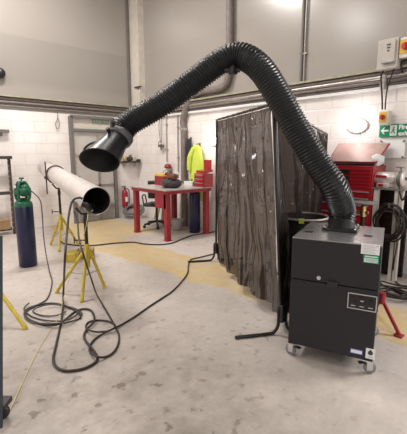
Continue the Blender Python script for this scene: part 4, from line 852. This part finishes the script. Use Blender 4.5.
for y, r_, w2_ in ((.19, .075, .03), (-.20, .105, .045)):
    wh = obj('wheel_guard', MB().lathe([(.02, y-w2_), (r_*.8, y-w2_), (r_, y-w2_*.6), (r_, y+w2_*.6), (r_*.8, y+w2_), (.02, y+w2_)], c, (0, 1, 0), 28), 'stainless', bg)
    obj('wheel', MB().cyl(c+V((-.02, y-w2_*.45, 0)), c+V((-.02, y+w2_*.45, 0)), r_*.93, n=24).cyl(c+V((0, y-w2_-.02, 0)), c+V((0, y+w2_+.02, 0)), .02), 'disc', wh)
lb = obj('label', MB().box(c+V((-.079, .02, .02)), (.008, .13, .035)), 'red', bg)
obj('switch', MB().box(c+V((-.065, .02, -.09)), (.02, .06, .035), bev=.004), 'red', bg)
obj('spark_shield', MB().box(c+V((-.05, -.19, .14)), (.08, .07, .012)).cyl(c+V((-.02, -.19, .08)), c+V((-.02, -.19, .14)), .008), 'frame', bg)

# hanging hose coil
q = atx(389, 223, 4.70); hc = thing('hose_coil', 'coil of black cable hanging on the grinder pedestal', 'coil', q); rn = random.Random(5)
for k in range(9):
    cc = q+V((-.008*k+.03, rn.uniform(-.02, .02), rn.uniform(-.02, .02))); rr = .215+rn.uniform(-.05, .02)
    obj('turn', MB().tube([cc+V((.01*math.sin(3*a), rr*.78*math.cos(a)+.01*math.sin(5*a+k), rr*math.sin(a))) for a in [j*pi/14 for j in range(28)]], .010, 6, closed=True), 'cable', hc)
obj('hook', MB().tube([q+V((.06, 0, .24)), q+V((-.06, 0, .20)), q+V((-.06, 0, .25))], .008, 6), 'frame', hc)
cable([q+V((-.05, -.12, -.15)), atx(397, 245, 4.7), atx(394, 262, 4.62), F(393, 276, .03), F(398, 284, .015), F(406, 286, .012), F(412, 284, .012)], .010, 'black cable dropping from the hanging coil to the floor tangle')
cable([atx(399, 185, 4.78), atx(402, 200, 4.75), atx(407, 192, 4.72), atx(413, 180, 4.7)], .010, 'black lead looping from the grinder towards the right frame edge')
# tangle on the floor
t = thing('cable_tangle', 'tangled heap of dark cable on the floor right of the extractor', 'cable', F(393, 290, 0)); rn = random.Random(12)
for k in range(6):
    cc = F(391+rn.uniform(-5, 9), 291+rn.uniform(-4, 8), .015+.012*k); rr = rn.uniform(.13, .22); e1 = rn.uniform(.5, .9); a0 = rn.uniform(0, 6)
    obj('loop', MB().tube([cc+V((rr*e1*math.cos(a)+.02*math.sin(3*a+a0), rr*math.sin(a)+.02*math.cos(2*a+a0), .01*math.sin(2*a+a0)+.006)) for a in [j*pi/12 for j in range(24)]], .0095, 6, closed=True, spline=2), 'cable', t)
# red axle stand leg
a = F(399, 334, .02); b = atd(382, 299, 3.35); k = F(380, 312, 0)
t = thing('red_prop_stand', 'red steel stand leg poking out beside the extractor', 'stand', V((k.x, k.y, 0)))
ap = V((b.x, b.y, b.z))
for tgt in (a, a+V((.35, .38, 0)), a+V((.05, .55, 0))): obj('leg', MB().tube([ap, tgt], .018, 4, False).box(V((tgt.x, tgt.y, .008)), (.07, .07, .016)), 'red', t)
obj('head', MB().cyl(ap+V((0, 0, -.04)), ap+V((0, 0, .06)), .03, n=12), 'red', t)
